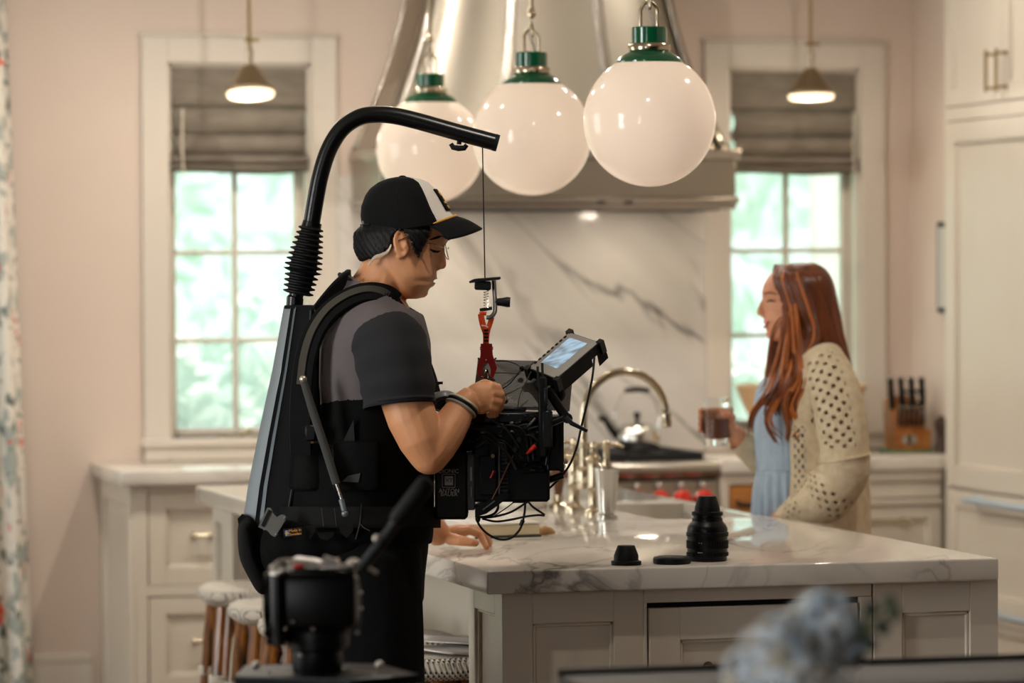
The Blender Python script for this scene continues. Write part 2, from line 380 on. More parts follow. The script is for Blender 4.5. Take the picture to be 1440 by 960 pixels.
# ------------------------------------------------------------------ roman blinds
M_blind = mat('blind_linen', (164, 153, 140), .9, var=(9, (148, 137, 125), (1, 1, 4)), transl=.45)
M_cordm = mat('blind_cord', (200, 190, 172), .8)
def blind(W, label, cordside):
    a0, a1, z0, z1 = W; a0 += .004; a1 -= .004
    o = thing('roman_blind', label, 'blind', ((a0+a1)/2, YB, 1.96), 'roman blinds in the two windows')
    y = YB+.018
    obj('valance', B().grid(lambda u, v: Vector((lerp(a0, a1, u), y-.012-.006*math.sin(u*9)*v, lerp(z1-.003, 2.197, v))), 24, 6), M_blind, o, solid=.004)
    fo = ((2.200, 2.095, .035), (2.100, 2.022, .040), (2.027, 1.985, .046), (1.992, 1.962, .05))
    for i, (zt, zb, bu) in enumerate(fo):
        def fn(u, v, zt=zt, zb=zb, bu=bu, i=i):
            sag = .006*math.sin(math.pi*u)*(1 if i else .5) + .003*math.sin(7*u+i)
            inx = .004+.014*math.sin(math.pi*v)*(1 if i < 2 else .3)
            return Vector((lerp(a0+inx, a1-inx, u), y+.004-bu*math.sin(math.pi*min(1, v*1.0))**.8, lerp(zt, zb, v)-sag*v))
        obj('fold', B().grid(fn, 24, 8), M_blind, o, solid=.003)
    x = a0+.045 if cordside < 0 else a1-.03
    obj('pull_cord', B().tube([(x, y-.05, 2.19), (x-.004, y-.055, 2.05), (x, y-.058, 1.955)], .0045, 6), M_cordm, o)
blind(W1, 'taupe linen roman blind half lowered in the window above the drawer cabinet', -1)
blind(W2, 'taupe linen roman blind with uneven folds in the window behind the woman', 1)
# ------------------------------------------------------------------ printed curtain at the edge of the bay window
def curtain_mat():
    m = bpy.data.materials.new('printed_linen'); m.use_nodes = True; nt = m.node_tree; n = nt.nodes; b = n['Principled BSDF']; L = nt.links.new
    tc = n.new('ShaderNodeTexCoord'); col = None
    b.inputs['Roughness'].default_value = .9
    def spots(scale, thr, c, prev, off, stretch):
        mp = n.new('ShaderNodeMapping'); mp.inputs['Location'].default_value = off; mp.inputs['Scale'].default_value = stretch; L(tc.outputs['Object'], mp.inputs[0])
        no = n.new('ShaderNodeTexNoise'); no.inputs['Scale'].default_value = scale; no.inputs['Detail'].default_value = 4; no.inputs['Distortion'].default_value = .6; L(mp.outputs[0], no.inputs['Vector'])
        r = n.new('ShaderNodeValToRGB'); r.color_ramp.elements[0].position = thr; r.color_ramp.elements[1].position = thr+.03; L(no.outputs[0], r.inputs[0])
        mx = n.new('ShaderNodeMix'); mx.data_type = 'RGBA'; L(r.outputs[0], mx.inputs[0]); mx.inputs[7].default_value = lin(c) + (1,)
        if prev is None: mx.inputs[6].default_value = lin((226, 220, 208)) + (1,)
        else: L(prev, mx.inputs[6])
        return mx.outputs[2]
    col = spots(11, .53, (168, 174, 166), None, (1, 2, 3), (1, 1, .8))
    col = spots(20, .59, (96, 106, 100), col, (4, 1, 7), (1, 1, 1))
    col = spots(13, .635, (218, 84, 46), col, (9, 5, 2), (1, 1, .8))
    L(col, b.inputs['Base Color']); return m
o = thing('curtain', 'cream linen curtain printed with orange and grey flowers hanging by the wall', 'curtain', (1.7, YB-.1, .02))
def cf(u, v):
    z = lerp(2.75, .02, v); wid = lerp(.36, .50, v)
    x = 1.35 + u*(lerp(.445, .535, v)); return Vector((x, YB-.10+.05*math.sin(u*26+.6*math.sin(v*3))*lerp(.8, 1.1, v), z))
obj('drape', B().grid(cf, 90, 30), curtain_mat(), o, solid=.004)
obj('header_tape', B().span((1.30, YB-.16, 2.75), (1.71, YB-.05, 2.79), .01), M_trim, o)
solo('curtain_rod', B().cyl((-.3, YB-.10, 2.815), (1.72, YB-.10, 2.815), .014).ell((1.735, YB-.10, 2.815), .028).cyl((1.70, YB-.1, 2.815), (1.70, YB, 2.815), .009).cyl((-.25, YB-.1, 2.815), (-.25, YB, 2.815), .009), M_nickel,
     'nickel curtain rod above the printed curtain', 'rod')
# ------------------------------------------------------------------ cabinetry helpers
def shaker(name, parent, face, a0, a1, z0, z1, pos, m=None, rail=.055, th=.022, rec=.011, bead=True):
    """framed front: rails and stiles proud of a recessed panel. face 'y' looks to -Y, 'x' looks to -X"""
    m = m or M_cab
    def sp(b, p0, p1, c0, c1, t0, t1, bev=.002):
        if face == 'y': return b.span((p0, pos-t1, c0), (p1, pos-t0, c1), bev)
        return b.span((pos-t1, p0, c0), (pos-t0, p1, c1), bev)
    b = B()
    sp(b, a0, a0+rail, z0, z1, 0, th); sp(b, a1-rail, a1, z0, z1, 0, th)
    sp(b, a0+rail-.001, a1-rail+.001, z1-rail, z1, 0, th); sp(b, a0+rail-.001, a1-rail+.001, z0, z0+rail, 0, th)
    o = obj(name, b, m, parent)
    k = .008; b = sp(B(), a0+rail-.002, a1-rail+.002, z0+rail-.002, z1-rail+.002, 0, th-rec)
    if bead:
        sp(b, a0+rail, a0+rail+k, z0+rail, z1-rail, 0, th-rec*.45); sp(b, a1-rail-k, a1-rail, z0+rail, z1-rail, 0, th-rec*.45)
        sp(b, a0+rail, a1-rail, z0+rail, z0+rail+k, 0, th-rec*.45); sp(b, a0+rail, a1-rail, z1-rail-k, z1-rail, 0, th-rec*.45)
    obj('panel', b, m, o)
    return o
def bar_pull(parent, p0, p1, out, m, r=.006, sq=False):
    p0, p1, out = Vector(p0), Vector(p1), Vector(out); d = (p1-p0).normalized()
    b = B().tube([p0+out, p1+out], r, 10).cyl(p0+d*.015, p0+d*.015+out, r*.8).cyl(p1-d*.015, p1-d*.015+out, r*.8)
    for q in (p0+d*.015, p1-d*.015): b.cyl(q, q+out.normalized()*.004, r*1.7)
    return obj('handle', b, m, parent)
def slab(x0, y0, x1, y1, z1=.92, th=.05, bev=.006):
    return B().span((x0, y0, z1-th), (x1, y1, z1), bev, 2)
CT = .92
# ------------------------------------------------------------------ range geometry (48 inch)
RX1 = YP(1012, 660, 13.06).x; RX0 = RX1-1.22; RC = (RX0+RX1)/2; RY = 13.06
# base cabinet with drawers
LX0 = 2.135
o = thing('drawer_cabinet', 'cream base cabinet with framed drawers below the window', 'cabinet', (LX0, YB, 0))
b = B().span((LX0+.02, 13.07, .10), (RX0-.004, YB-.001, .868)).span((LX0+.05, 13.12, 0), (RX0-.004, YB-.001, .10))
b.span((LX0+.02, 13.045, .10), (LX0+.062, 13.07, .868), .002).span((LX0+.062, 13.045, .845), (RX0-.004, 13.07, .868), .002)
b.span((LX0+.062, 13.045, .485), (RX0-.004, 13.07, .520), .002).span((LX0+.062, 13.045, .10), (RX0-.004, 13.07, .150), .002)
b.span((2.64, 13.045, .15), (2.68, 13.07, .845), .002)
obj('body', b, M_cab, o)
shaker('end_panel', o, 'x', 13.05, YB-.002, .02, .868, LX0+.02, rail=.07, th=.02, rec=.012)
for z0, z1 in ((.523, .842), (.153, .482)):
    d = shaker('drawer', o, 'y', LX0+.066, 2.638, z0, z1, 13.068, rail=.06, th=.02)
    zc = (z0+z1)/2+.01; bar_pull(d, (2.345, 13.058, zc), (2.435, 13.058, zc), (0, -.03, 0), M_nickel, .006)
    d = shaker('drawer', o, 'y', 2.682, RX0-.01, z0, z1, 13.068, rail=.06, th=.02)
    bar_pull(d, (2.85, 13.058, zc), (2.97, 13.058, zc), (0, -.03, 0), M_nickel, .006)
solo('worktop', slab(2.10, 13.005, RX0-.003, YB-.003), M_marble, 'veined white marble worktop on the drawer cabinet below the window', 'worktop')
# cabinet between range and tall cabinet
FX = 5.12
o = thing('base_cabinet', 'cream base cabinet between the range and the tall cabinet', 'cabinet', (RX1, YB, 0))
sx = RX1+.19
b = B().span((RX1+.004, 13.09, .10), (FX+.1, YB-.001, .868)).span((RX1+.004, 13.13, 0), (FX+.1, YB-.001, .1))
b.span((RX1+.004, 13.06, .10), (RX1+.035, 13.09, .868), .002).span((RX1+.035, 13.06, .83), (FX, 13.09, .868), .002).span((sx-.02, 13.06, .1), (sx+.02, 13.09, .83), .002)
b.span((RX1+.035, 13.06, .1), (sx-.02, 13.09, .70), .002).span((sx+.02, 13.06, .745), (FX, 13.09, .765), .002)
obj('body', b, M_cab, o)
M_wood = mat('honey_wood', (196, 132, 66), .5, var=(5, (172, 108, 50), (1, 1, 8)))
d = obj('wooden_drawer', B().span((RX1+.04, 13.066, .708), (sx-.024, 13.09, .826), .003), M_wood, o, label='honey coloured wooden drawer front')
cx = (RX1+.04+sx-.024)/2
hh = B().tube([(cx-.035, 13.062, .765), (cx-.03, 13.045, .758), (cx, 13.038, .755), (cx+.03, 13.045, .758), (cx+.035, 13.062, .765)], .009, 8)
obj('handle', hh, M_iron, d)
d = obj('drawer', B().span((sx+.024, 13.07, .77), (FX-.004, 13.09, .827), .003), M_cab, o)
d = shaker('drawer', o, 'y', sx+.024, FX-.004, .15, .742, 13.09, rail=.05, th=.02)
zc = YP(1245, 733, 13.07).z; bar_pull(d, (YP(1180, 733, 13.07).x, 13.072, zc), (YP(1276, 733, 13.07).x, 13.072, zc), (0, -.035, 0), M_nickel, .008)
solo('worktop', slab(RX1+.003, 13.045, FX+.112, YB-.003), M_marble, 'veined white marble worktop carrying the knife block', 'worktop')
# marble backsplash slab between the windows
solo('backsplash', B().span((W1[1]+.097, YB-.02, .921), (W2[0]-.097, YB-.001, 1.95), .002), M_splash, 'grey veined marble backsplash slab behind the range', 'backsplash')
# ------------------------------------------------------------------ tall built-in refrigerator cabinet
o = thing('tall_cabinet', 'tall cream built-in refrigerator cabinet with upper doors and long pulls', 'cabinet', (FX, 13.04, 0))
y1, y0 = 13.04, 11.30
obj('body', B().span((FX+.022, y0, .0), (XR-.003, y1, HC-.005)), M_cab, o, smooth=False)
def fz(py, px=1335): return XP(px, py, FX).z
ym = XP(1410, 100, FX).y
zt1, zt0 = fz(150), fz(172)
b = B().span((FX, y1-.022, .0), (FX+.022, y1, HC-.005), .002).span((FX, y0, zt0+.003), (FX+.022, y1-.022, zt1-.003), .002)
obj('face_frame', b, M_cab, o)
for k, (q0, q1) in enumerate(((ym+.003, y1-.027), (2*ym-y1+.027, ym-.003))):
    d = shaker('door', o, 'x', q0, q1, zt1, HC-.08, FX+.022, rail=.062, th=.026, rec=.012)
    hy = ym+.05 if k == 0 else ym-.045
    zA, zB = XP(1392, 131, FX).z, XP(1392, 72, FX).z
    bar_pull(d, (FX-.003, hy, zA), (FX-.003, hy, zB), (-.04, 0, 0), M_brass, .006)
d = shaker('door', o, 'x', 2*ym-y1+.02, y1-.027, fz(684)+.004, zt0-.001, FX+.022, rail=.075, th=.026, rec=.014)
zdr = fz(850)
hy0, hy1 = XP(1358, 703, FX-.05).y, XP(1437, 716, FX-.05).y
for q0, q1, hp in ((zdr+.003, fz(686)-.002, 703), (.12, zdr-.003, 855)):
    d = shaker('drawer', o, 'x', 2*ym-y1+.02, y1-.027, q0, q1, FX+.022, rail=.06, th=.026, rec=.012)
    zc = XP(1358, hp, FX-.05).z
    bar_pull(d, (FX-.003, hy1-.25, zc), (FX-.003, hy0, zc), (-.05, 0, 0), M_handle, .013)
# black-framed panel on the side wall beyond the tall cabinet
zA, zB = XP(1320, 440, XR-.03).z, XP(1320, 312, XR-.03).z
yk = XP(1317, 380, XR-.03).y
o = thing('framed_picture', 'slim black framed picture on the wall beyond the tall cabinet', 'picture', (XR, yk-.15, zA))
obj('frame', B().span((XR-.03, yk-.32, zA), (XR-.002, yk, zB), .004), M_black, o)
obj('print', B().span((XR-.032, yk-.30, zA+.02), (XR-.028, yk-.02, zB-.02)), mat('print_paper', (190, 186, 178), .8), o)
# ------------------------------------------------------------------ range
o = thing('range_cooker', 'stainless steel range cooker with round red knobs', 'range', (RC, RY, 0))
b = B().span((RX0, RY+.03, .09), (RX1, YB-.022, .905), .004)
for x in (RX0+.05, RX1-.05):
    for y in (RY+.1, YB-.1): b.cyl((x, y, 0), (x, y, .1), .02)
obj('body', b, M_steel, o)
obj('bullnose', B().tube([(RX0, RY+.02, .885), (RX1, RY+.02, .885)], .032, 16), M_steel2, o)
b = B().box((RC, RY+.015, .775), (1.22, .02, .155), Euler((-.10, 0, 0)), .003)
obj('control_panel', b, M_steel, o)
obj('shadow_gap', B().span((RX0+.01, RY+.012, .842), (RX1-.01, RY+.03, .853)), M_black, o, smooth=False)
obj('cooktop', B().span((RX0+.01, RY+.04, .905), (RX1-.01, YB-.03, .916), .003), M_iron, o)
for i in range(4):
    x0 = lerp(RX0+.03, RX1-.03, i/4)+.006; x1 = lerp(RX0+.03, RX1-.03, (i+1)/4)-.006
    b = B()
    for y in (RY+.08, RY+.32, YB-.08): b.span((x0, y-.007, .916), (x1, y+.007, .945), .003)
    for t in (.02, .5, .98):
        x = lerp(x0, x1, t); b.span((x-.007, RY+.08, .918), (x+.007, YB-.08, .945), .003)
    obj('grate', b, M_iron, o)
    for y in (RY+.2, YB-.2): obj('burner', B().lathe([(.045, .916), (.045, .926), (.03, .932), (.001, .932)], ((x0+x1)/2, y, 0), 16), M_iron, o)
M_red = mat('red_knob', (206, 40, 22), .3, coat=.5)
kx = [YP(px, 688, RY).x for px in (893, 924, 955, 987)]; st = kx[1]-kx[0]
for i in range(8):
    x = kx[3]-i*st; z = .780
    Mx = Euler((math.pi/2-.10, 0, 0)).to_matrix()
    k = obj('knob', B().lathe([(.026, 0), (.026, .010), (.031, .014), (.034, .024), (.032, .040), (.024, .049), (.001, .051)], (x, RY-.006, z), 24, Mx), M_red, o, label='round red knob')
    obj('bezel', B().lathe([(.034, -.012), (.034, .006), (.030, .010), (.02, .010)], (x, RY-.004, z), 24, Mx), M_chrome, k)
    obj('indicator', B().lathe([(.010, 0), (.010, .012), (.006, .016), (.001, .016)], (x, RY-.008, z+.052), 16, Mx), M_chrome, k)
obj('oven_handle', B().cyl((RX0+.04, RY-.05, .665), (RX1-.04, RY-.05, .665), .014).cyl((RX0+.09, RY-.05, .665), (RX0+.09, RY+.03, .665), .010).cyl((RX1-.09, RY-.05, .665), (RX1-.09, RY+.03, .665), .010), M_steel2, o)
for x0, x1 in ((RX0+.012, RX0+.75), (RX0+.762, RX1-.012)):
    d = obj('oven_door', B().span((x0, RY+.008, .15), (x1, RY+.032, .69), .006), M_steel, o)
    obj('door_window', B().span((x0+.08, RY+.004, .32), (x1-.08, RY+.009, .56), .002), mat('oven_glass', (14, 14, 15), .08), d)
# ------------------------------------------------------------------ range hood: apron band and swept bell
HY = 13.22
hl, hr = YP(531, 290, HY).x, YP(1041, 290, HY).x; hz0 = YP(770, 294, HY).z; hz1 = YP(770, 208, HY).z
o = thing('range_hood', 'satin steel bell shaped range hood with polished ribs', 'hood', ((hl+hr)/2, YB, hz0))
obj('apron', B().span((hl+.012, HY+.012, hz0+.045), (hr-.012, YB-.022, hz1-.04), .003), M_steel, o)
obj('bottom_trim', B().span((hl, HY, hz0+.018), (hr, YB-.022, hz0+.045), .006).span((hl+.01, HY+.01, hz0), (hr-.01, YB-.022, hz0+.018), .003), M_steel2, o)
obj('ledge', B().span((hl-.004, HY-.004, hz1-.042), (hr+.006, YB-.022, hz1), .006), M_steel2, o)
obj('filter', B().span((hl+.06, HY+.06, hz0-.004), (hr-.06, YB-.08, hz0)), M_iron, o)
cen = (hl+hr)/2
def bell(t):
    """half width, side depth and height of the bell at height fraction t"""
    s_ = (1-t)**2.2
    return lerp(.42, (hr-hl)/2-.012, s_), lerp(.37, YB-HY-.03, s_), lerp(hz1, HC-.002, t)
def ring(t, n=17):
    hw, dp, z = bell(t); yb = YB-.021
    pts = [Vector((cen-hw, yb, z))]
    for i in range(n):    # gently bowed front with rounded corners
        u = -1+2*i/(n-1); pts.append(Vector((cen+hw*u, yb-dp*(.78+.22*math.sqrt(max(0, 1-abs(u)**3))), z)))
    pts.append(Vector((cen+hw, yb, z))); return pts
obj('bell', B().loft([ring(i/18) for i in range(19)]), M_steel, o, ang=50)
def rib(u0, wx):
    def fn(a, v):
        hw, dp, z = bell(v); u = max(-1, min(1, u0+(a-.5)*wx/hw)); y = YB-.021-dp*(.78+.22*math.sqrt(max(0, 1-abs(u)**3)))-.004
        return Vector((cen+(hw+.002)*u, y, z))
    return B().grid(fn, 3, 20)
for u0 in (-.97, -.34, .34, .97): obj('rib', rib(u0, .035), M_steel2, o, solid=.006)
def edge(v0):
    def fn(a, v):
        hw, dp, z = bell(v); return Vector((cen-hw-.003, YB-.022-.03*a, z))
    return B().grid(fn, 2, 20)
obj('rib', edge(0), M_steel2, o, solid=.006)
for px in (846, 884):
    q = YP(px, 284, HY-.002); obj('control_button', B().box((q.x, HY-.001, q.z), (.035, .008, .010), bev=.003), M_iron, o)
for x in (cen-.32, cen+.32):
    light('hood_lamp', 'AREA', (x, HY+.16, hz0-.008), 1.5, (1, .86, .68), to=(x, HY+.30, 0), shape='DISK', size=.06)
# ------------------------------------------------------------------ kitchen island
IX0, IX1, IY0, IY1 = 2.186, 3.425, 8.385, 12.06
SKX0, SKX1, SKY0, SKY1 = 3.088, 3.372, 9.995, 10.67
def ring_slab(b, x0, y0, x1, y1, a0, c0, a1, c1, z0, z1):
    """slab with a rectangular opening: top, bottom, outer and inner walls"""
    o = [(x0, y0), (x1, y0), (x1, y1), (x0, y1)]; i = [(a0, c0), (a1, c0), (a1, c1), (a0, c1)]
    vs = [b.bm.verts.new((p[0], p[1], z)) for z in (z0, z1) for p in o+i]
    for k in range(4):
        q = (k+1) % 4
        b.bm.faces.new((vs[8+k], vs[8+q], vs[12+q], vs[12+k])); b.bm.faces.new((vs[k], vs[4+k], vs[4+q], vs[q]))
        b.bm.faces.new((vs[k], vs[q], vs[8+q], vs[8+k])); b.bm.faces.new((vs[4+k], vs[12+k], vs[12+q], vs[4+q]))
    ed = [e for e in b.bm.edges if all(v in vs[:4] or v in vs[8:12] for v in e.verts) and (e.verts[0].co-e.verts[1].co).length > .04]
    bmesh.ops.bevel(b.bm, geom=ed, offset=.005, segments=3, affect='EDGES', profile=.5)
    return b
solo('island_worktop', ring_slab(B(), IX0, IY0, IX1, IY1, SKX0, SKY0, SKX1, SKY1, .868, .92), M_marble, 'long thick white marble worktop with grey veins on the island', 'worktop')
o = thing('kitchen_island', 'cream panelled kitchen island with a deep front drawer', 'island', (2.8, 8.43, 0))
BX0, BX1, BY0 = 2.232, 3.392, 8.428
b = B().span((2.52, BY0+.03, .09), (SKX0-.03, IY1-.05, .866)).span((SKX0-.03, BY0+.03, .09), (BX1-.002, SKY0-.03, .866)).span((SKX0-.03, SKY1+.03, .09), (BX1-.002, IY1-.05, .866)).span((SKX0-.03, SKY0-.03, .09), (BX1-.002, SKY1+.03, .60))
b.span((2.56, BY0+.08, 0), (BX1-.05, IY1-.1, .09))
obj('body', b, M_cab, o, smooth=False)
# front-left and rear-left end posts that carry the overhang
for y0, y1, nm in ((BY0+.022, 8.745, 'end_post'), (IY1-.36, IY1-.03, 'end_post')):
    p = obj(nm, B().span((BX0+.022, y0, 0), (2.53, y1, .866)), M_cab, o, smooth=False)
    shaker('side_panel', p, 'x', y0-.0, y1, .03, .866, BX0+.022, rail=.055, th=.02, rec=.016)
# back of the knee space in framed panels
for k in range(3):
    shaker('back_panel', o, 'x', lerp(8.75, IY1-.37, k/3)+.004, lerp(8.75, IY1-.37, (k+1)/3)-.004, .09, .86, 2.52, rail=.06, th=.016, rec=.01)
xa, xb, xc = YP(905, 840, BY0).x, YP(1227, 840, BY0).x, YP(1404, 840, BY0).x
shaker('front_panel', o, 'y', BX0, xa, .03, .866, BY0+.022, rail=.072, th=.022, rec=.012)
shaker('front_panel', o, 'y', xb+.002, xc, .03, .866, BY0+.022, rail=.072, th=.022, rec=.012)
b = B().span((xa, BY0, .835), (xb-.002, BY0+.022, .866), .002).span((xa, BY0, .03), (xa+.008, BY0+.022, .835), .001).span((xb-.03, BY0, .03), (xb-.002, BY0+.022, .835), .001)
obj('drawer_frame', b, M_cab, o)
obj('drawer_gap', B().span((xa+.008, BY0+.018, .05), (xb-.03, BY0+.026, .833)), M_black, o, smooth=False)
d = shaker('drawer', o, 'y', xa+.014, xb-.036, .05, .822, BY0+.024, rail=.075, th=.022, rec=.012)
q = YP(1022, 938, BY0-.03)
bar_pull(d, (q.x-.05, BY0+.004, q.z), (q.x+.05, BY0+.004, q.z), (0, -.032, 0), M_nickel, .007)
# undermount sink
M_fire = mat('fireclay', (226, 220, 208), .2)
o = thing('sink', 'white undermount sink sunk in the island worktop', 'sink', ((SKX0+SKX1)/2, (SKY0+SKY1)/2, .62))
b = B(); t = .012
b.span((SKX0-t, SKY0-t, .635), (SKX1+t, SKY0, .866)).span((SKX0-t, SKY1, .635), (SKX1+t, SKY1+t, .866)).span((SKX0-t, SKY0, .635), (SKX0, SKY1, .866)).span((SKX1, SKY0, .635), (SKX1+t, SKY1, .866)).span((SKX0-t, SKY0-t, .622), (SKX1+t, SKY1+t, .635))
obj('basin', b, M_fire, o, smooth=False)
obj('drain', B().lathe([(.04, .635), (.04, .638), (.03, .638), (.028, .636), (.001, .636)], (3.23, 10.33, 0), 20), M_chrome, o)
# bridge tap
FXc = 2.985
o = thing('kitchen_faucet', 'polished nickel bridge faucet with a tall gooseneck spout', 'faucet', (FXc, 10.4, .92))
def pillar(b, y):
    return b.lathe([(.030, .92), (.030, .926), (.022, .932), (.017, .94), (.017, .985), (.020, .99), (.0165, 1.0), (.0165, 1.06), (.021, 1.065), (.022, 1.075), (.012, 1.085), (.010, 1.10), (.015, 1.107), (.014, 1.118), (.002, 1.124)], (FXc, y, 0), 20)
for y in (10.47, 10.27):
    obj('valve_pillar', pillar(B(), y), M_nickel, o)
    obj('cross_handle', B().tube([(FXc-.03, y, 1.112), (FXc+.03, y, 1.112)], .005, 8).tube([(FXc, y-.03, 1.112), (FXc, y+.03, 1.112)], .005, 8).ell((FXc-.03, y, 1.112), .008).ell((FXc+.03, y, 1.112), .008).ell((FXc, y-.03, 1.112), .008).ell((FXc, y+.03, 1.112), .008), M_nickel, o)
obj('bridge', B().tube(curve_pts([(FXc, 10.47, 1.03), (FXc, 10.42, 1.012), (FXc, 10.37, 1.010), (FXc, 10.32, 1.012), (FXc, 10.27, 1.03)], 5), .012, 12).lathe([(.02, .985), (.022, 1.0), (.022, 1.035), (.018, 1.045), (.013, 1.05)], (FXc, 10.37, 0), 20), M_nickel, o)
gz = P(838, 585, 10.8).z
pts = [(FXc, 10.37, 1.04), (FXc, 10.37, 1.12), (FXc, 10.37, gz-.02)]
Rg = .122
for k in range(0, 15):
    q = math.pi - k*math.radians(13.0); pts.append((FXc+Rg+Rg*math.cos(q), 10.37, gz+Rg*math.sin(q)*1.02))
obj('spout', B().tube(pts, .0115, 14), M_nickel, o)
e = Vector(pts[-1]); dd = (Vector(pts[-1])-Vector(pts[-2])).normalized()
obj('aerator', B().tube([e-dd*.012, e-dd*.006, e+dd*.004, e+dd*.016, e+dd*.03], [.0125, .0155, .0135, .0155, .013], 14), M_nickel, o)
# side spray with a wooden grip
o = thing('side_sprayer', 'nickel side sprayer with a turned wooden grip beside the faucet', 'sprayer', (2.985, 10.63, .92))
obj('base', B().lathe([(.028, .92), (.028, .926), (.02, .931), (.013, .936), (.013, .955), (.017, .958)], (2.985, 10.63, 0), 20), M_nickel, o)
obj('grip', B().lathe([(.010, .955), (.012, .965), (.0165, .99), (.019, 1.02), (.0185, 1.04), (.016, 1.05)], (2.985, 10.63, 0), 20), mat('walnut_grip', (104, 66, 38), .45), o, label='turned brown wooden grip')
obj('spray_head', B().lathe([(.016, 1.05), (.016, 1.065), (.014, 1.075), (.001, 1.077)], (2.985, 10.63, 0), 20).tube([(2.985, 10.63, 1.065), (3.01, 10.62, 1.072), (3.025, 10.615, 1.068)], [.015, .014, .016], 12), M_nickel, o)
# soap dispenser
o = thing('soap_dispenser', 'flared silver soap dispenser with a pump top near the sink', 'dispenser', (2.972, 10.098, .92))
obj('bottle', B().lathe([(.030, .92), (.031, .928), (.024, .934), (.025, .945), (.0335, 1.045), (.037, 1.052), (.037, 1.058), (.02, 1.062), (.012, 1.064)], (2.972, 10.098, 0), 28), M_chrome, o)
b = B().lathe([(.013, 1.062), (.013, 1.072), (.009, 1.076), (.009, 1.112), (.012, 1.116), (.012, 1.128), (.004, 1.134)], (2.972, 10.098, 0), 18).tube([(2.972, 10.098, 1.122), (3.0, 10.09, 1.122), (3.018, 10.085, 1.114)], [.005, .0045, .004], 8)
obj('pump', b, M_nickel, o)
# white vessel half hidden behind the camera
p = ZP(737, 712, .92)
o = thing('ceramic_vase', 'white ceramic vase half hidden behind the cinema camera', 'vase', p)
obj('body', B().lathe([(.066, .92), (.070, .925), (.068, .95), (.056, 1.0), (.044, 1.06), (.040, 1.10), (.042, 1.11), (.037, 1.11), (.036, 1.06), (.05, .96), (.001, .935)], (p.x, p.y, 0), 28), M_fire, o)
obj('rim', B().tube([(p.x+.040*math.cos(t*.2618), p.y+.040*math.sin(t*.2618), 1.11) for t in range(24)], .004, 8, closed=True), M_fire, o)
# book lying on the worktop
M_page = mat('book_pages', (214, 196, 158), .8, bump=(220, .4, .002, (1, 1, 30)))
M_cover = mat('white_book_cover', (226, 220, 210), .45)
p0 = ZP(668, 760, .92); p1 = ZP(760, 757, .92); ax = (p1-p0).normalized(); ay = Vector((-ax.y, ax.x, 0)); Mb = Matrix((ax, ay, UP)).transposed()
wd, dp = (p1-p0).length, .20; cb = (p0+p1)/2+ay*dp/2
o = thing('hardback_book', 'white covered hardback book lying flat with cream page edges', 'book', (cb.x, cb.y, .92))
obj('cover', B().box((cb.x, cb.y, .922), (wd+.008, dp+.008, .004), Mb, .001).box((cb.x, cb.y, .9605), (wd+.006, dp+.008, .0035), Mb, .001).box(Vector((cb.x, cb.y, .941))-ax*(wd/2+.003), (.004, dp+.008, .040), Mb, .001), [M_cover], o)
obj('page_block', B().box((cb.x, cb.y, .9445), (wd-.002, dp-.002, .029), Mb, .002), M_page, o)
obj('lower_cover', B().box((cb.x, cb.y, .9270), (wd+.004, dp+.004, .0060), Mb, .001), mat('dark_book_board', (52, 46, 36), .7), o, label='dark lower book board')
M_bread = mat('pale_wood_spoon', (206, 170, 120), .6, var=(20, (180, 138, 88)))
q = ZP(771, 754, .92)+ay*.03
solo('honey_dipper', B().tube([q-ax*.012+UP*.012, q+UP*.014, q+ax*.018+UP*.012, q+ax*.03+UP*.007], [.010, .013, .010, .004], 10), M_bread, 'short pale wooden dipper lying at the end of the book', 'utensil')
# lens, rear cap and disc cap on the worktop corner
M_lens = mat('black_anodised', (8, 8, 9), .36, .2, spec=.4)
M_lens2 = mat('lens_rubber', (6, 6, 7), .55, spec=.3)
o = thing('cinema_lens', 'tall black cinema lens standing upright on the worktop', 'lens', (2.757, 8.53, .92)); lc = (2.757, 8.535, .92)
obj('barrel', B().lathe([(.044, 0), (.0455, .002), (.0455, .012), (.047, .014), (.047, .052), (.0475, .054), (.0475, .074), (.046, .08), (.044, .084), (.036, .093), (.036, .099), (.033, .101), (.033, .106)], lc, 40), M_lens, o)
for z, h in ((.030, .018), (.0585, .006), (.012, .008)):
    b = B()
    for k in range(48):
        q = 2*math.pi*k/48; b.box(Vector(lc)+Vector((.0478*math.cos(q), .0478*math.sin(q), z+h/2)), (.003, .0035, h), Matrix.Rotation(q, 3, 'Z'))
    g = obj('gear_ring', b, M_lens2, o, smooth=False)
obj('collar', B().lathe([(.047, .060), (.0495, .0615), (.0495, .067), (.047, .0685)], lc, 40), M_lens2, o)
obj('lens_cap', B().lathe([(.035, .106), (.0365, .107), (.0365, .114), (.030, .116), (.0295, .124), (.0285, .128), (.0215, .149), (.020, .151), (.001, .151)], lc, 36), M_lens2, o)
M_ind = mat('lens_marks', (170, 172, 170), .5)
obj('index_marks', B().box(Vector(lc)+Vector((-.030, -.0372, .022)), (.012, .002, .0016), Matrix.Rotation(-.68, 3, 'Z')).box(Vector(lc)+Vector((-.030, -.0372, .044)), (.010, .002, .0016), Matrix.Rotation(-.68, 3, 'Z')), M_ind, o, smooth=False)
c = (2.541, 8.475, .92)
solo('rear_cap', B().lathe([(.0345, 0), (.035, .002), (.035, .009), (.0285, .011), (.0285, .022), (.027, .026), (.021, .042), (.0195, .045), (.017, .0455), (.001, .0445)], c, 36), M_lens2, 'small black tapered lens cap standing on the worktop edge', 'lens cap')
solo('disc_cap', B().lathe([(.041, 0), (.0435, .002), (.0435, .013), (.041, .016), (.037, .017), (.001, .0165)], (2.652, 8.478, .92), 40), M_lens2, 'flat round black lens cap lying beside the tall lens', 'lens cap')
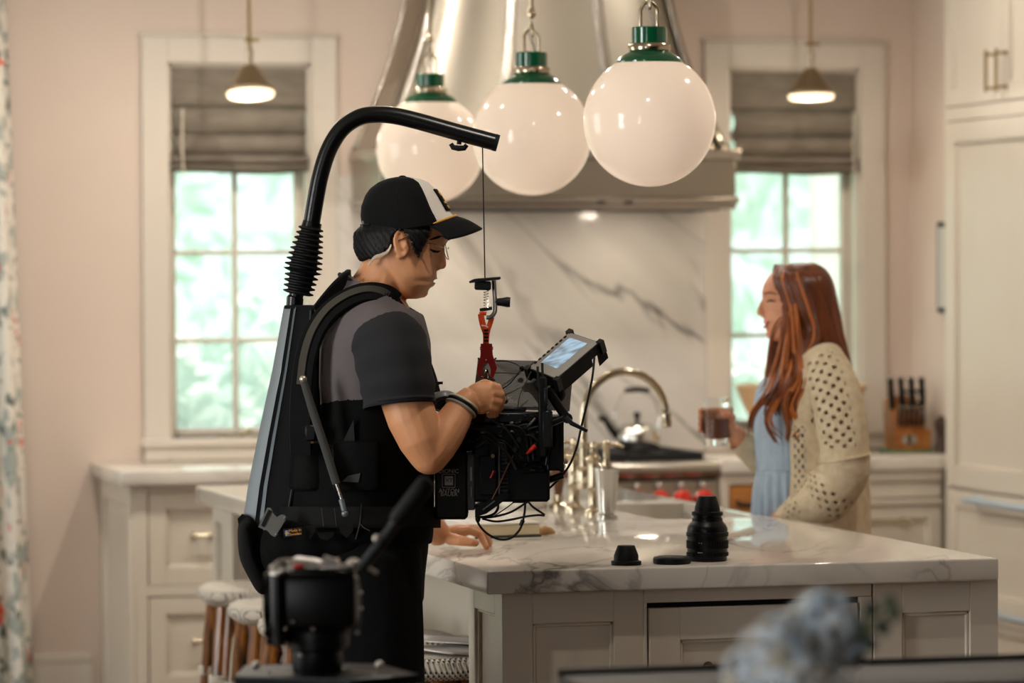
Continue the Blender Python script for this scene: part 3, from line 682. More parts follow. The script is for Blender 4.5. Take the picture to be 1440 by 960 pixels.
# ------------------------------------------------------------------ kettle on the range
kc = Vector((YP(896, 600, 13.40).x, 13.40, .945))
o = thing('stovetop_kettle', 'polished steel kettle with a black grip on the range', 'kettle', kc)
obj('body', B().lathe([(.078, 0), (.082, .006), (.082, .055), (.076, .075), (.055, .092), (.03, .098), (.001, .099)], kc, 36), M_chrome, o)
obj('lid_knob', B().lathe([(.008, .098), (.007, .112), (.013, .120), (.012, .135), (.001, .138)], kc, 16), M_black, o)
b = B()
hp = [kc+Vector((-.078, 0, .07)), kc+Vector((-.085, 0, .13)), kc+Vector((-.055, 0, .20)), kc+Vector((-.04, 0, .215))]
b.tube(curve_pts(hp, 5), .0035, 8).tube(curve_pts([Vector((2*kc.x-p.x, p.y, p.z)) for p in hp], 5), .0035, 8)
ha = obj('bail_handle', b, M_chrome, o)
obj('grip', B().tube([kc+Vector((-.046, 0, .215)), kc+Vector((0, 0, .220)), kc+Vector((.046, 0, .215))], [.009, .011, .009], 10), M_black, ha)
obj('spout', B().tube(curve_pts([kc+Vector((-.07, 0, .045)), kc+Vector((-.095, 0, .07)), kc+Vector((-.125, 0, .115))], 5), [.017-.0007*i for i in range(11)], 12), M_black, o)
obj('whistle', B().tube([kc+Vector((-.118, 0, .112)), kc+Vector((-.145, 0, .118))], [.014, .011], 10), M_black, o)
# ------------------------------------------------------------------ planter under the second window
pc = Vector((4.70, 13.42, .92))
M_stone = mat('tan_stoneware', (204, 170, 128), .6, var=(6, (190, 152, 110)))
o = thing('stoneware_bowl', 'wide tan stoneware bowl below the window behind the woman', 'bowl', pc)
obj('body', B().lathe([(.13, 0), (.135, .01), (.15, .05), (.215, .18), (.238, .24), (.242, .247), (.236, .25), (.228, .24), (.14, .06), (.001, .05)], pc, 40), M_stone, o)
obj('rim', B().tube([pc+Vector((.239*math.cos(t*.19635), .239*math.sin(t*.19635), .247)) for t in range(32)], .006, 8, closed=True), M_stone, o)
# ------------------------------------------------------------------ knife block
kb = Vector((5.115, 13.42, .92))
M_oak = mat('knife_block_wood', (178, 112, 54), .5, var=(7, (150, 88, 40), (1, 1, 6)))
solo('green_mat', B().box(kb+Vector((-.004, -.01, .003)), (.17, .14, .006), bev=.002), mat('green_felt', (70, 130, 84), .9), 'thin green felt mat under the knife block', 'mat')
o = thing('knife_block', 'honey wood knife block full of black handled knives', 'knife block', kb)
b = B().poly([kb+Vector((-.065, -.06, .006)), kb+Vector((-.065, .055, .006)), kb+Vector((-.065, .075, .19)), kb+Vector((-.065, .03, .205)), kb+Vector((-.065, -.055, .09))], (.115, 0, 0))
obj('block', b, M_oak, o, smooth=False)
obj('stripe', B().span(kb+Vector((-.022, -.064, .008)), kb+Vector((-.004, -.058, .09)), .001), M_wood, o)
obj('side_stripe', B().span(kb+Vector((.051, -.062, .008)), kb+Vector((.074, .05, .085)), .002), M_wood, o)
obj('maker_plate', B().lathe([(.03, 0), (.03, .003), (.001, .003)], kb+Vector((-.012, -.061, .045)), 20, Euler((math.pi/2, 0, 0)).to_matrix() @ Matrix.Diagonal((1, .6, 1))), mat('plate_grey', (168, 160, 148), .5), o)
for k in range(6):   # low row of steak knives
    x = lerp(-.056, .040, k/5); p = kb+Vector((x, -.062, .092))
    kn = obj('steak_knife', B().box(p+Vector((0, -.010, .042)), (.012, .016, .075), Euler((.12, 0, 0)), .004), M_black, o)
    obj('rivet', B().ell(p+Vector((0, -.024, .075)), (.004, .003, .006)), M_nickel, kn)
for k in range(4):   # tall knives
    x = lerp(-.058, .064, k/3); p = kb+Vector((x, .01, .185))
    kn = obj('kitchen_knife', B().tube([p+Vector((0, -.01, -.03)), p+Vector((-.003, -.014, .03)), p+Vector((-.006, -.016, .062)), p+Vector((-.009, -.02, .085))], [.011, .013, .011, .013], 10), M_black, o)
    obj('end_cap', B().ell(p+Vector((-.0095, -.020, .089)), (.012, .010, .006)), M_chrome, kn)
sh = obj('kitchen_shears', B().tube([kb+Vector((-.012+.019*math.cos(t*.35), -.03, .200+.024*math.sin(t*.35))) for t in range(18)], .0055, 8, closed=True), M_black, o)
obj('second_loop', B().tube([kb+Vector((.03+.019*math.cos(t*.35), -.03, .200+.024*math.sin(t*.35))) for t in range(18)], .0055, 8, closed=True), M_black, sh)
p = Vector((5.205, 13.30, .92))
o = thing('pepper_mill', 'dark brown pepper mill beside the knife block', 'mill', p)
obj('body', B().lathe([(.026, 0), (.027, .01), (.02, .04), (.018, .07), (.024, .085)], p, 20), mat('mill_wood', (62, 44, 30), .45), o)
obj('head', B().lathe([(.022, .086), (.026, .10), (.024, .118), (.012, .128), (.006, .135), (.001, .137)], p, 20), mat('mill_wood', (62, 44, 30), .45), o)
# ------------------------------------------------------------------ globe pendants over the island
def opal():
    m = mat('opal_glass', (216, 201, 184), .10, spec=.35, emit=((255, 224, 196), .32)); return m
M_opal = opal(); M_green = mat('green_enamel', (6, 84, 52), .18, coat=.6)
def globe_pendant(y, label):
    x, z = 2.812, 1.972; r = .165
    o = thing('globe_pendant', label, 'pendant lamp', (x, y, z-r), 'white globe pendants over the island')
    c = (x, y, z); t0 = math.asin(.080/r); k = 26
    prof = [(.0005, -r)] + [(r*math.sin(t), -r*math.cos(t)) for t in (lerp(.06, math.pi-t0, i/k) for i in range(k+1))]
    obj('glass_globe', B().lathe(prof, c, 56, cap=False), M_opal, o, ang=80)
    h = r*math.cos(t0)
    obj('green_collar', B().lathe([(.083, h-.004), (.083, h+.002), (.076, h+.010), (.062, h+.020), (.050, h+.026), (.048, h+.030)], c, 40), M_green, o)
    obj('nickel_ring', B().lathe([(.046, h+.028), (.052, h+.029), (.053, h+.033), (.053, h+.042), (.050, h+.046), (.044, h+.046)], c, 40), M_nickel, o)
    obj('green_cap', B().lathe([(.043, h+.046), (.044, h+.047), (.044, h+.085), (.042, h+.087), (.001, h+.087)], c, 40), M_green, o)
    pts = [(x-.022, y, z+h+.085), (x-.022, y, z+h+.125)] + [(x-.022*math.cos(q), y, z+h+.125+.024*math.sin(q)) for q in (math.pi*i/10 for i in range(1, 10))] + [(x+.022, y, z+h+.125), (x+.022, y, z+h+.085)]
    obj('shackle', B().tube(pts, .0048, 12), M_nickel, o)
    obj('flex', B().tube(curve_pts([(x+.012, y, z+h+.085), (x+.004, y-.008, z+h+.11), (x-.006, y-.01, z+h+.128), (x, y-.006, z+h+.16)], 5), .003, 8), mat('clear_flex', (196, 190, 180), .3), o)
    zt = z+h+.149
    rod = obj('rod', B().cyl((x, y, zt+.03), (x, y, HC-.02), .0062, n=12), M_nickel, o)
    obj('coupling', B().tube([(x, y-.014, zt-.006), (x, y-.012, zt-.016), (x, y, zt-.020), (x, y+.012, zt-.016), (x, y+.014, zt-.006), (x, y+.010, zt+.012), (x, y, zt+.022), (x, y-.010, zt+.012)], .0042, 8, closed=True).lathe([(.005, .018), (.012, .024), (.0135, .032), (.012, .040), (.009, .045), (.0075, .05)], (x, y, zt+.012), 18), M_nickel, rod)
    obj('ceiling_rose', B().lathe([(.06, HC-.001), (.06, HC-.012), (.05, HC-.022), (.012, HC-.03)], (x, y, 0), 28), M_nickel, o)
globe_pendant(9.16, 'green capped white globe pendant nearest the tall cabinet, largest of the three')
globe_pendant(10.27, 'green capped white globe pendant hanging between the other two globes')
globe_pendant(11.45, 'green capped white globe pendant partly hidden behind the cap and overhead tube')
# cone pendants in front of the windows
M_cone = mat('cone_shade_nickel', (158, 140, 112), .35, .9)
M_glow = mat('lamp_diffuser', (255, 240, 215), .5, emit=((255, 226, 186), 1.5))
def cone_pendant(px, py, tilt, label):
    c = YP(px, py, 13.30)
    o = thing('cone_pendant', label, 'pendant lamp', c, 'small cone pendants before the windows')
    Mx = Euler((tilt, 0, 0)).to_matrix(); top = c+UP*.10
    def q(pr): return B().lathe([(r, z-.10) for r, z in pr], top, 32, Mx)
    obj('shade', q([(.086, -.004), (.088, .0), (.088, .006), (.072, .022), (.030, .082), (.020, .092), (.012, .095)]), M_cone, o)
    obj('diffuser', q([(.083, -.004), (.084, -.014), (.078, -.020), (.001, -.022)]), M_glow, o)
    obj('neck', B().lathe([(.011, .092), (.013, .10), (.010, .112), (.013, .12), (.013, .15), (.009, .155), (.009, .185)], c, 18), M_nickel, o)
    obj('pivot', B().cyl(c+Vector((-.016, 0, .182)), c+Vector((.035, 0, .182)), .006).ell(c+Vector((0, 0, .182)), .013), M_brass, o)
    rod = obj('rod', B().cyl(c+UP*.18, (c.x, c.y, HC-.02), .0065, n=12), M_brass, o)
    obj('ceiling_rose', B().lathe([(.05, HC-.001), (.05, HC-.01), (.04, HC-.02), (.01, HC-.026)], (c.x, c.y, 0), 24), M_brass, o)
    light('cone_pendant_light', 'POINT', c-UP*.045, 2.2, (1, .84, .66), shadow_soft_size=.05)
cone_pendant(351, 129, -.16, 'tilted small cone pendant lit in front of the drawer side window')
cone_pendant(1140, 132, -.05, 'level small cone pendant lit in front of the window behind the woman')
# recessed ceiling lamps, unseen; those by back wall and man added as fill
for x, y, pw in ((1.7, 10.4, 4), (1.75, 12.2, 22), (2.9, 12.1, 20), (3.9, 9.2, 9), (3.9, 11.4, 7), (4.5, 12.3, 7), (2.25, 7.55, 10)):
    light('downlight_fill', 'AREA', (x, y, HC-.012), pw, (1, .92, .82), to=(x, y, 0), shape='DISK', size=.075)
# ------------------------------------------------------------------ bistro stools
def weave():
    m = bpy.data.materials.new('woven_rattan'); m.use_nodes = True; nt = m.node_tree; n = nt.nodes; b = n['Principled BSDF']; L = nt.links.new
    tc = n.new('ShaderNodeTexCoord'); mp = n.new('ShaderNodeMapping'); mp.inputs['Rotation'].default_value = (.3, .2, .78); L(tc.outputs['Object'], mp.inputs[0])
    ws = []
    for d in ('X', 'Y'):
        wv = n.new('ShaderNodeTexWave'); wv.bands_direction = d; wv.inputs['Scale'].default_value = 34; L(mp.outputs[0], wv.inputs['Vector'])
        g = n.new('ShaderNodeMath'); g.operation = 'GREATER_THAN'; g.inputs[1].default_value = .52; L(wv.outputs[1], g.inputs[0]); ws.append((wv, g))
    mu = n.new('ShaderNodeMath'); mu.operation = 'MULTIPLY'; L(ws[0][1].outputs[0], mu.inputs[0]); L(ws[1][1].outputs[0], mu.inputs[1]); ck = ws[0][0]
    mx = n.new('ShaderNodeMix'); mx.data_type = 'RGBA'; mx.inputs[6].default_value = lin((222, 212, 196)) + (1,); mx.inputs[7].default_value = lin((38, 36, 34)) + (1,)
    L(mu.outputs[0], mx.inputs[0]); L(mx.outputs[2], b.inputs['Base Color']); b.inputs['Roughness'].default_value = .5
    bu = n.new('ShaderNodeBump'); bu.inputs['Strength'].default_value = .6; bu.inputs['Distance'].default_value = .003; L(ck.outputs[1], bu.inputs['Height']); L(bu.outputs[0], b.inputs['Normal'])
    return m
M_weave = weave()
M_bamboo = mat('bamboo', (164, 102, 38), .35, var=(26, (70, 38, 14), (1, 1, .25)), coat=.2)
M_bind = mat('white_binding', (222, 214, 198), .5)
def sq(r, z, n=32, e=.6):
    out = []
    for j in range(n):
        q = 2*math.pi*j/n; cx, sy = math.cos(q), math.sin(q)
        out.append(Vector((math.copysign(abs(cx)**e, cx)*r, math.copysign(abs(sy)**e, sy)*r, z)))
    return out
def stool():
    o = thing('bistro_stool', '', 'stool', (0, 0, 0), 'woven bistro stools along the island')
    obj('woven_seat', B().loft([sq(r, z) for r, z in ((.15, .628), (.165, .63), (.178, .64), (.184, .655), (.180, .672), (.165, .682), (.13, .684), (.06, .681), (.01, .680))]), M_weave, o, ang=80)
    for sx in (-1, 1):
        for sy in (-1, 1):
            b = B(); t0 = Vector((sx*.135, sy*.135, .632)); t1 = Vector((sx*.185, sy*.185, .0))
            for off in ((0, 0, 0), (-sx*.024, 0, 0), (0, -sy*.024, 0)):
                b.tube([t0+Vector(off)+(t1-t0)*k/12 for k in range(13)], [.013+(.002 if k % 4 == 2 else 0) for k in range(13)], 8)
            # curved bracket under the seat
            b.tube(curve_pts([lerp(t0, t1, .32), Vector((sx*.10, sy*.13, .57)), Vector((sx*.045, sy*.135, .628))], 4), .010, 8)
            b.tube(curve_pts([lerp(t0, t1, .32), Vector((sx*.13, sy*.10, .57)), Vector((sx*.135, sy*.045, .628))], 4), .010, 8)
            lg = obj('leg', b, M_bamboo, o)
            for f, h in ((.335, .0135), (.63, .0135)):
                p = lerp(t0, t1, f)+Vector((-sx*.008, -sy*.008, 0))
                obj('binding', B().lathe([(.026, -h), (.030, -h*.9), (.030, -h*.4), (.027, -h*.33), (.030, -h*.27), (.030, h*.27), (.027, h*.33), (.030, h*.4), (.030, h*.9), (.026, h)], p, 12), M_bind, lg)
    for z in (.22, .34):
        f = (.632-z)/.632; r = lerp(.135, .185, f); b = B()
        q = [Vector((-r, -r, z)), Vector((r, -r, z)), Vector((r, r, z)), Vector((-r, r, z))]
        for k in range(4): b.tube([q[k], q[(k+1) % 4]], .009, 8)
        obj('stretcher', b, M_bamboo, o)
    return o
st0 = stool(); sl = ['bistro stool furthest along the island, beside the drawer cabinet', 'second bistro stool from the drawer cabinet', 'third bistro stool from the drawer cabinet, behind the camera head',
                     'bistro stool mostly hidden behind the man', 'bistro stool with white booklets on its woven seat, by the island end post']
for k, (x, y) in enumerate(((2.20, 11.06), (2.175, 10.45), (2.16, 9.94), (2.19, 9.43), (2.19, 8.97))):
    s_ = st0 if k == 0 else copy_tree(st0)
    s_.location = (x, y, 0); s_.rotation_euler.z = .04*k-.08; s_['label'] = sl[k]
    if k < 4: pass
M_paper = mat('booklet_paper', (214, 208, 202), .6)
def booklet(x, y, z, rz, label, d=(.15, .21)):
    b = B(); Mz = Matrix.Rotation(rz, 3, 'Z')
    b.grid(lambda u, v: Vector((x, y, z)) + Mz @ Vector(((u-.5)*d[0], (v-.5)*d[1], .010*(1-math.cos((u-.5)*2.2)))), 8, 4)
    solo('booklet', b, M_paper, label, 'booklet', 'booklets on the stool seat', solid=.003)
booklet(2.235, 8.93, .689, .35, 'white booklet lying lowest on the woven stool seat')
booklet(2.25, 9.02, .702, .8, 'second white booklet resting over the first on the stool seat')
# ------------------------------------------------------------------ camera operator
DM = 8.60; PXM = DM/FPX           # metres per picture pixel at his distance
def Mn(px, py, dy=0.0): return P(px, py, DM+dy)
def row_at(rows, y):
    if y <= rows[0][0]: return rows[0][1:]
    for a, b in zip(rows, rows[1:]):
        if y <= b[0]:
            t = (y-a[0])/(b[0]-a[0]); return tuple(lerp(p, q, t) for p, q in zip(a[1:], b[1:]))
    return rows[-1][1:]
def row_pt(rows, y, q, grow=0.0, taper=.25, D=None):
    """point of a stacked cross-section figure: q=0 faces image right, q=-90deg faces the viewer"""
    xb, xf, w = row_at(rows, y)[:3]; s = (D or DM)/FPX
    c, a = (xb+xf)/2, (xf-xb)/2+grow/s; cq = math.cos(q)
    wd = (w+grow)*(1-taper*max(0, cq)**2)
    return P(c+a*cq, y, (D or DM)+wd*math.sin(q))
def row_loft(b, rows, n=28, step=None, **k):
    rr = [[row_pt(rows, r[0], 2*math.pi*j/n, **k) for j in range(n)] for r in rows]
    return b.loft(rr)
M_skin = mat('skin_tan', (222, 160, 116), .48, var=(14, (212, 148, 104)), sss=.12)
M_hair = mat('black_hair', (8, 7, 6), .6, spec=.3, bump=(90, .5, .004, (1, 1, .25)))
M_teeb = mat('tee_grey_body', (98, 91, 92), .95, spec=.15, bump=(400, .25, .001))
M_tees = mat('tee_charcoal_sleeve', (44, 44, 46), .95, spec=.15, bump=(400, .25, .001))
M_trou = mat('black_trousers', (9, 9, 10), .9, spec=.15, bump=(30, .4, .01))
man = thing('person', 'person in a black and white cap wearing a camera support rig', 'person', Mn(500, 960, 0) * 1.0)
man.location.z = 0; ORG[man.name] = Vector(man.location)
head = [(258, 545, 588, .030), (263, 530, 603, .048), (272, 519, 614, .060), (285, 515, 623, .070), (300, 513, 629, .075), (318, 512, 631, .077), (332, 511, 632, .077),
        (339, 511, 630.5, .077), (346, 511, 625, .076), (354, 512, 620.5, .075), (364, 515, 617, .074), (374, 520, 615, .072), (382, 528, 614, .070), (387, 533, 614.5, .068),
        (391, 537, 612.5, .066), (395, 541, 607.5, .064), (400, 546, 609, .061), (404, 549, 605, .058), (410, 553, 601.5, .052), (416, 558, 597, .042), (420, 566, 588, .028)]
b = B(); row_loft(b, head, taper=.16)
# nose, lips, brow, cheek, ear
b.tube([Mn(622, 345), Mn(620.5, 357), Mn(620, 367), Mn(620.5, 373)], [.006, .009, .012, .011], 12).ell(Mn(621.3, 372), .0105).ell(Mn(616.5, 374, -.011), .009).ell(Mn(616.5, 374, .011), .009)
b.ell(Mn(609.5, 389.5), (.009, .022, .006), Matrix((R0, F0, UP)).transposed()).ell(Mn(605.5, 399.5), (.010, .021, .0065), Matrix((R0, F0, UP)).transposed())
HM = Matrix((R0, F0, UP)).transposed()
b.ell(Mn(594, 411), (.013, .024, .012), HM)
b.ell(Mn(618, 336, -.03), (.016, .024, .010), HM).ell(Mn(618, 336, .03), (.016, .024, .010), HM)
for s in (-1, 1):
    e = [Mn(563.5+8.2*math.cos(t)-2.2*math.sin(t), 343-18*math.sin(t)*(1 if math.sin(t) > 0 else .95), s*(.083+.006*math.cos(t+2.6))) for t in (2*math.pi*i/18 for i in range(18))]
    b.tube(e, .0042, 8, closed=True).ell(Mn(563, 344, s*.079), (.011, .005, .024), HM).ell(Mn(561, 360, s*.081), (.008, .005, .008), HM).ell(Mn(569, 347, s*.081), (.006, .006, .008), HM)
# neck, torso, legs
b.tube([Mn(552, 368), Mn(540, 392), Mn(524, 418), Mn(512, 448)], [.060, .060, .064, .075], 20)
torso = [(398, 480, 545, .07), (410, 472, 560, .09), (425, 464, 572, .115), (445, 454, 582, .15), (480, 444, 594, .175), (540, 440, 598, .175), (600, 433, 600, .175), (660, 430, 599, .17), (720, 428, 598, .168), (790, 425, 600, .17)]
row_loft(b, torso, taper=.05)
def zpt(px, z, dy): v = Mn(px, 500, dy); return Vector((v.x, v.y, z))
for dy, dx in ((-.10, 6), (.10, -10)):
    b.tube([zpt(515+dx, .98, dy), zpt(522+dx, .75, dy), zpt(520+dx, .52, dy), zpt(512+dx, .28, dy), zpt(508+dx, .09, dy)], [.095, .085, .062, .055, .042], 14)
    b.tube([zpt(505+dx, .05, dy), zpt(540+dx, .045, dy), zpt(575+dx, .03, dy)], [.04, .04, .025], 10)
# near arm, bent to the hook
b.tube([Mn(535, 475, -.13), Mn(549, 500, -.165), Mn(566, 545, -.19), Mn(580, 590, -.20), Mn(592, 620, -.205), Mn(603, 641, -.20)], [.05, .056, .058, .055, .049, .042], 18)
b.tube([Mn(603, 641, -.20), Mn(614, 627, -.195), Mn(627, 608, -.185), Mn(640, 588, -.172), Mn(651, 569, -.16), Mn(664, 561, -.152)], [.042, .043, .042, .037, .031, .031], 18)
b.ell(Mn(603.5, 640, -.20), .0425).ell(Mn(674, 560, -.150), (.034, .021, .036), HM @ Euler((0, -.45, 0)).to_matrix())
b.ell(Mn(684, 556, -.148), (.024, .020, .030), HM)
fng = [((688, 543), (700, 545), (703, 553), (695, 556)), ((691, 552), (704, 554), (706, 563), (696, 566)), ((690, 562), (702, 564), (703, 573), (693, 575)), ((686, 571), (696, 574), (696, 582), (687, 583))]
for k, (p0, p1, p2, p3) in enumerate(fng):
    b.tube([Mn(*p0, -.156), Mn(*p1, -.148), Mn(*p2, -.122), Mn(*p3, -.105)], [.0125, .0105, .0098, .0085], 10)
b.tube([Mn(668, 548, -.130), Mn(682, 539, -.112), Mn(696, 543, -.104), Mn(705, 553, -.104)], [.014, .0115, .0098, .008], 10)
# far arm reaching down to the worktop
L_ = lambda px, py, d: P(px, py, d)
b.tube([Mn(525, 475, .14), Mn(530, 505, .20), Mn(536, 560, .28), Mn(546, 632, .36)], [.05, .052, .052, .046], 16)
b.tube([Mn(546, 632, .36), Mn(568, 676, .46), Mn(596, 728, .58), L_(618, 752, 9.26)], [.045, .043, .037, .030], 16)
b.ell(L_(640, 748, 9.30), (.042, .030, .019), HM @ Euler((0, -.15, 0)).to_matrix())
for k, (d, kx, ky, mx, my, tx, ty) in enumerate(((9.28, 660, 746, 676, 752, 685, 768), (9.30, 663, 743, 681, 749, 688, 765), (9.325, 662, 742, 680, 747, 689, 762), (9.35, 659, 742, 675, 747, 685, 760))):
    t = ZP(tx, ty+(3 if k == 0 else 1), .929)
    b.tube([L_(645, 748, d), L_(kx, ky, d), L_(mx, my, d+.02), t], [.013, .011, .0098, .008], 10)
b.tube([L_(632, 757, 9.24), L_(648, 760, 9.21), L_(662, 762, 9.21), L_(672, 764, 9.22)], [.016, .013, .011, .009], 10)
blob('body', b, M_skin, man, voxel=.0036, smooth=2)
# eye, brow
def face_pt(y, dy, out=0.0):
    lo, hi = -math.pi/2, 0.0
    for _ in range(30):
        m_ = (lo+hi)/2
        xb, xf, w = row_at(head, y); cq = math.cos(m_); d = w*(1-.25*max(0, cq)**2)*math.sin(m_)
        if d < -abs(dy): lo = m_
        else: hi = m_
    q = hi if dy < 0 else -hi
    return row_pt(head, y, q, grow=out)
M_eye = mat('eye_dark', (28, 20, 16), .2); 
for s in (-1, 1):
    obj('eyelashes', B().tube([face_pt(350.5, s*.050, .002), face_pt(353, s*.042, .004), face_pt(354, s*.032, .005), face_pt(353, s*.024, .004)], [.0012, .0026, .0026, .0012], 8), M_hair, man)
    obj('eyebrow', B().tube([face_pt(337, s*.060, .003), face_pt(333.5, s*.048, .005), face_pt(334, s*.032, .008), face_pt(337, s*.022, .008)], [.0015, .0034, .0036, .002], 8), M_hair, man)
obj('lips', B().ell(Mn(611, 391.0), (.0070, .016, .0026), HM).ell(Mn(607.5, 398.6), (.0078, .015, .0038), HM), mat('lips', (186, 112, 88), .4), man)
# hair below the cap
def inside(poly, x, y):
    r = False
    for (x0, y0), (x1, y1) in zip(poly, poly[1:]+poly[:1]):
        if (y0 > y) != (y1 > y) and x < (x1-x0)*(y-y0)/(y1-y0)+x0: r = not r
    return r
hp = [(480, 300), (606, 300), (603, 322), (600, 332), (595, 343), (590, 352), (586, 361), (582, 352), (578, 340), (573, 328), (566, 322), (557, 325), (553, 336), (550, 347), (541, 356), (528, 362), (514, 366), (480, 368)]
def hairp(q, y):
    back = max(0, -math.cos(q)); k = min(1, max(0, (y-317)/10)); g = .002+k*.006+.009*back*min(1, max(0, (y-317)/12))*(1-.75*max(0, (y-350)/18))+k*(.0016*math.sin(q*83+y*.25)+.0012*math.sin(q*37-y*.5))
    return row_pt(head, min(y, 366), q, grow=g)
def hkeep(u, v):
    q = 2*math.pi*u; y = lerp(298, 368, v); xb, xf, w = row_at(head, y); x = (xb+xf)/2+(xf-xb)/2*math.cos(q)
    return inside(hp, x, y+1.2*math.sin(q*60))
obj('hair', B().grid(lambda u, v: hairp(2*math.pi*u, lerp(298, 368, v)), 190, 34, keep=hkeep, wrap=True), M_hair, man, ang=180, solid=.008)
# cap
M_capb = mat('cap_black_mesh', (14, 14, 15), .9, spec=.2, bump=(500, .5, .001)); M_capw = mat('cap_white_panel', (226, 218, 208), .8); M_gold = mat('gold_cord', (222, 164, 58), .6)
M_brim = mat('cap_brim_black', (20, 20, 21), .85, spec=.2)
crown = [(249.5, 558, 576, .012), (252, 545, 590, .036), (257, 533, 602, .052), (265, 522, 610.5, .066), (275, 515, 618, .076), (290, 509.5, 627, .083), (303, 508.5, 635, .086), (312, 509.5, 639, .087), (321, 511.5, 641, .087)]
ys = [249.5, 250.5, 252, 254, 257, 261, 265, 270, 275, 282, 290, 297, 303, 308, 312, 317, 321]
TH = math.radians(53)
def capg(q0, q1, n, grow=0, y0=0, y1=1):
    def fn(u, v):
        k = v*(len(ys)-1); i = min(int(k), len(ys)-2); y = lerp(ys[i], ys[i+1], k-i); q = lerp(q0, q1, u)
        sh = max(0, math.cos(q))*(-9)*max(0, (y-300)/21)       # lower edge rises towards the front
        return row_pt(crown, y, q, grow=grow, taper=.12) + UP*(-sh*PXM)
    return B().grid(fn, n, 32)
cap = obj('cap', capg(TH, 2*math.pi-TH, 60), M_capb, man, ang=180, solid=.003, label='black and white trucker cap')
obj('front_panel', capg(-TH, TH, 24), M_capw, cap, ang=180, solid=.003, label='white front panel')
for qs in (math.radians(-100), math.radians(100), math.pi):
    obj('seam', B().tube([row_pt(crown, y, qs, grow=.0015, taper=.12) for y in ys], .0010, 6), M_brim, cap)
obj('button', B().ell(Mn(566, 249), (.009, .009, .004)), M_capb, cap)
def brim(u, v):
    q = lerp(-1.12, 1.12, u); cq, sq_ = math.cos(q), math.sin(q)
    ry = 304+13*(1-cq)/(1-.45); rx = 574+66*cq
    oy = 322+15*min(1, abs(sq_)/.9)**2; ox = 577+101*max(0, cq)**.75+ (0 if cq > 0 else 0)
    y = lerp(ry, oy, v**.9)-3*math.sin(math.pi*v); x = lerp(rx, ox, v)
    return Mn(x, y, lerp(.083, .080, v)*sq_)
obj('brim', B().grid(brim, 30, 10), M_brim, cap, ang=180, solid=.004)
obj('gold_cord', B().tube([brim(u/24, 0)+UP*.002+CR*.002 for u in range(25)], .0026, 8), M_gold, cap)
def patchg(u, v): y = lerp(266, 296, v); return row_pt(crown, y, lerp(-.42, .42, u), grow=.004, taper=.12)
pa = obj('patch', B().grid(patchg, 8, 8), M_capb, cap, solid=.003)
for v0, v1, u0, u1 in ((.12, .3, .2, .8), (.38, .5, .3, .7), (.56, .66, .15, .85), (.74, .88, .25, .75)):
    obj('stitching', B().grid(lambda u, v: row_pt(crown, lerp(266, 296, lerp(v0, v1, v)), lerp(-.42, .42, lerp(u0, u1, u)), grow=.0062, taper=.12), 6, 3), M_gold, pa, solid=.001)
obj('size_strap', B().tube([row_pt(crown, 316, math.pi+q*.1, grow=.002, taper=.12) for q in range(-6, 7)], .005, 8, flat=.4), M_brim, cap)
obj('strap_clip', B().box(Mn(511, 316, -.02), (.008, .012, .018), HM, .002), mat('clip_grey', (120, 120, 118), .4), cap)
# glasses
M_wire = mat('glasses_wire', (176, 160, 140), .25, 1.0)
gl = B()
for s in (-1, 1):
    c = Vector((0, 0, 0)); pts = [Mn(628.5-2.5*math.sin(t)-4*abs(math.cos(t))*(1 if s*math.cos(t) > 0 else 0), 354-11*math.sin(t), s*(.033+.021*math.cos(t)*s*s)) for t in (2*math.pi*i/20 for i in range(20))]
    gl.tube(pts, .0011, 6, closed=True)
    gl.tube([Mn(624, 348, s*.055), Mn(612, 344, s*.073), Mn(590, 339, s*.080), Mn(570, 334, s*.083), Mn(560, 338, s*.086)], .0011, 6)
gl.tube([Mn(630, 350, -.012), Mn(631, 348, 0), Mn(630, 350, .012)], .0011, 6)
gf = obj('glasses', gl, M_wire, man, label='thin wire framed glasses')
M_lensg = mat('spectacle_glass', (255, 255, 255), .02, trans=1.0, ior=1.03)
for s in (-1, 1):
    b = B(); b._add([Mn(628-2.5*math.sin(t), 354-10.5*math.sin(t), s*.033+.020*math.cos(t)) for t in (2*math.pi*i/20 for i in range(20))], [list(range(20))]); obj('lens', b, M_lensg, gf, smooth=False)
# coiled earpiece tube
pth = curve_pts([Mn(550, 346, -.090), Mn(545, 354, -.090), Mn(536, 359, -.086), Mn(527, 362, -.074), Mn(518, 372, -.066)], 30)
cl = []
for i, p in enumerate(pth):
    a = i*.9; cl.append(p + F0*(.0042*math.cos(a)) + UP*(.0042*math.sin(a)))
obj('earpiece_coil', B().tube(cl, .0013, 6), mat('clear_coil', (222, 204, 184), .25), man, label='clear coiled earpiece tube')
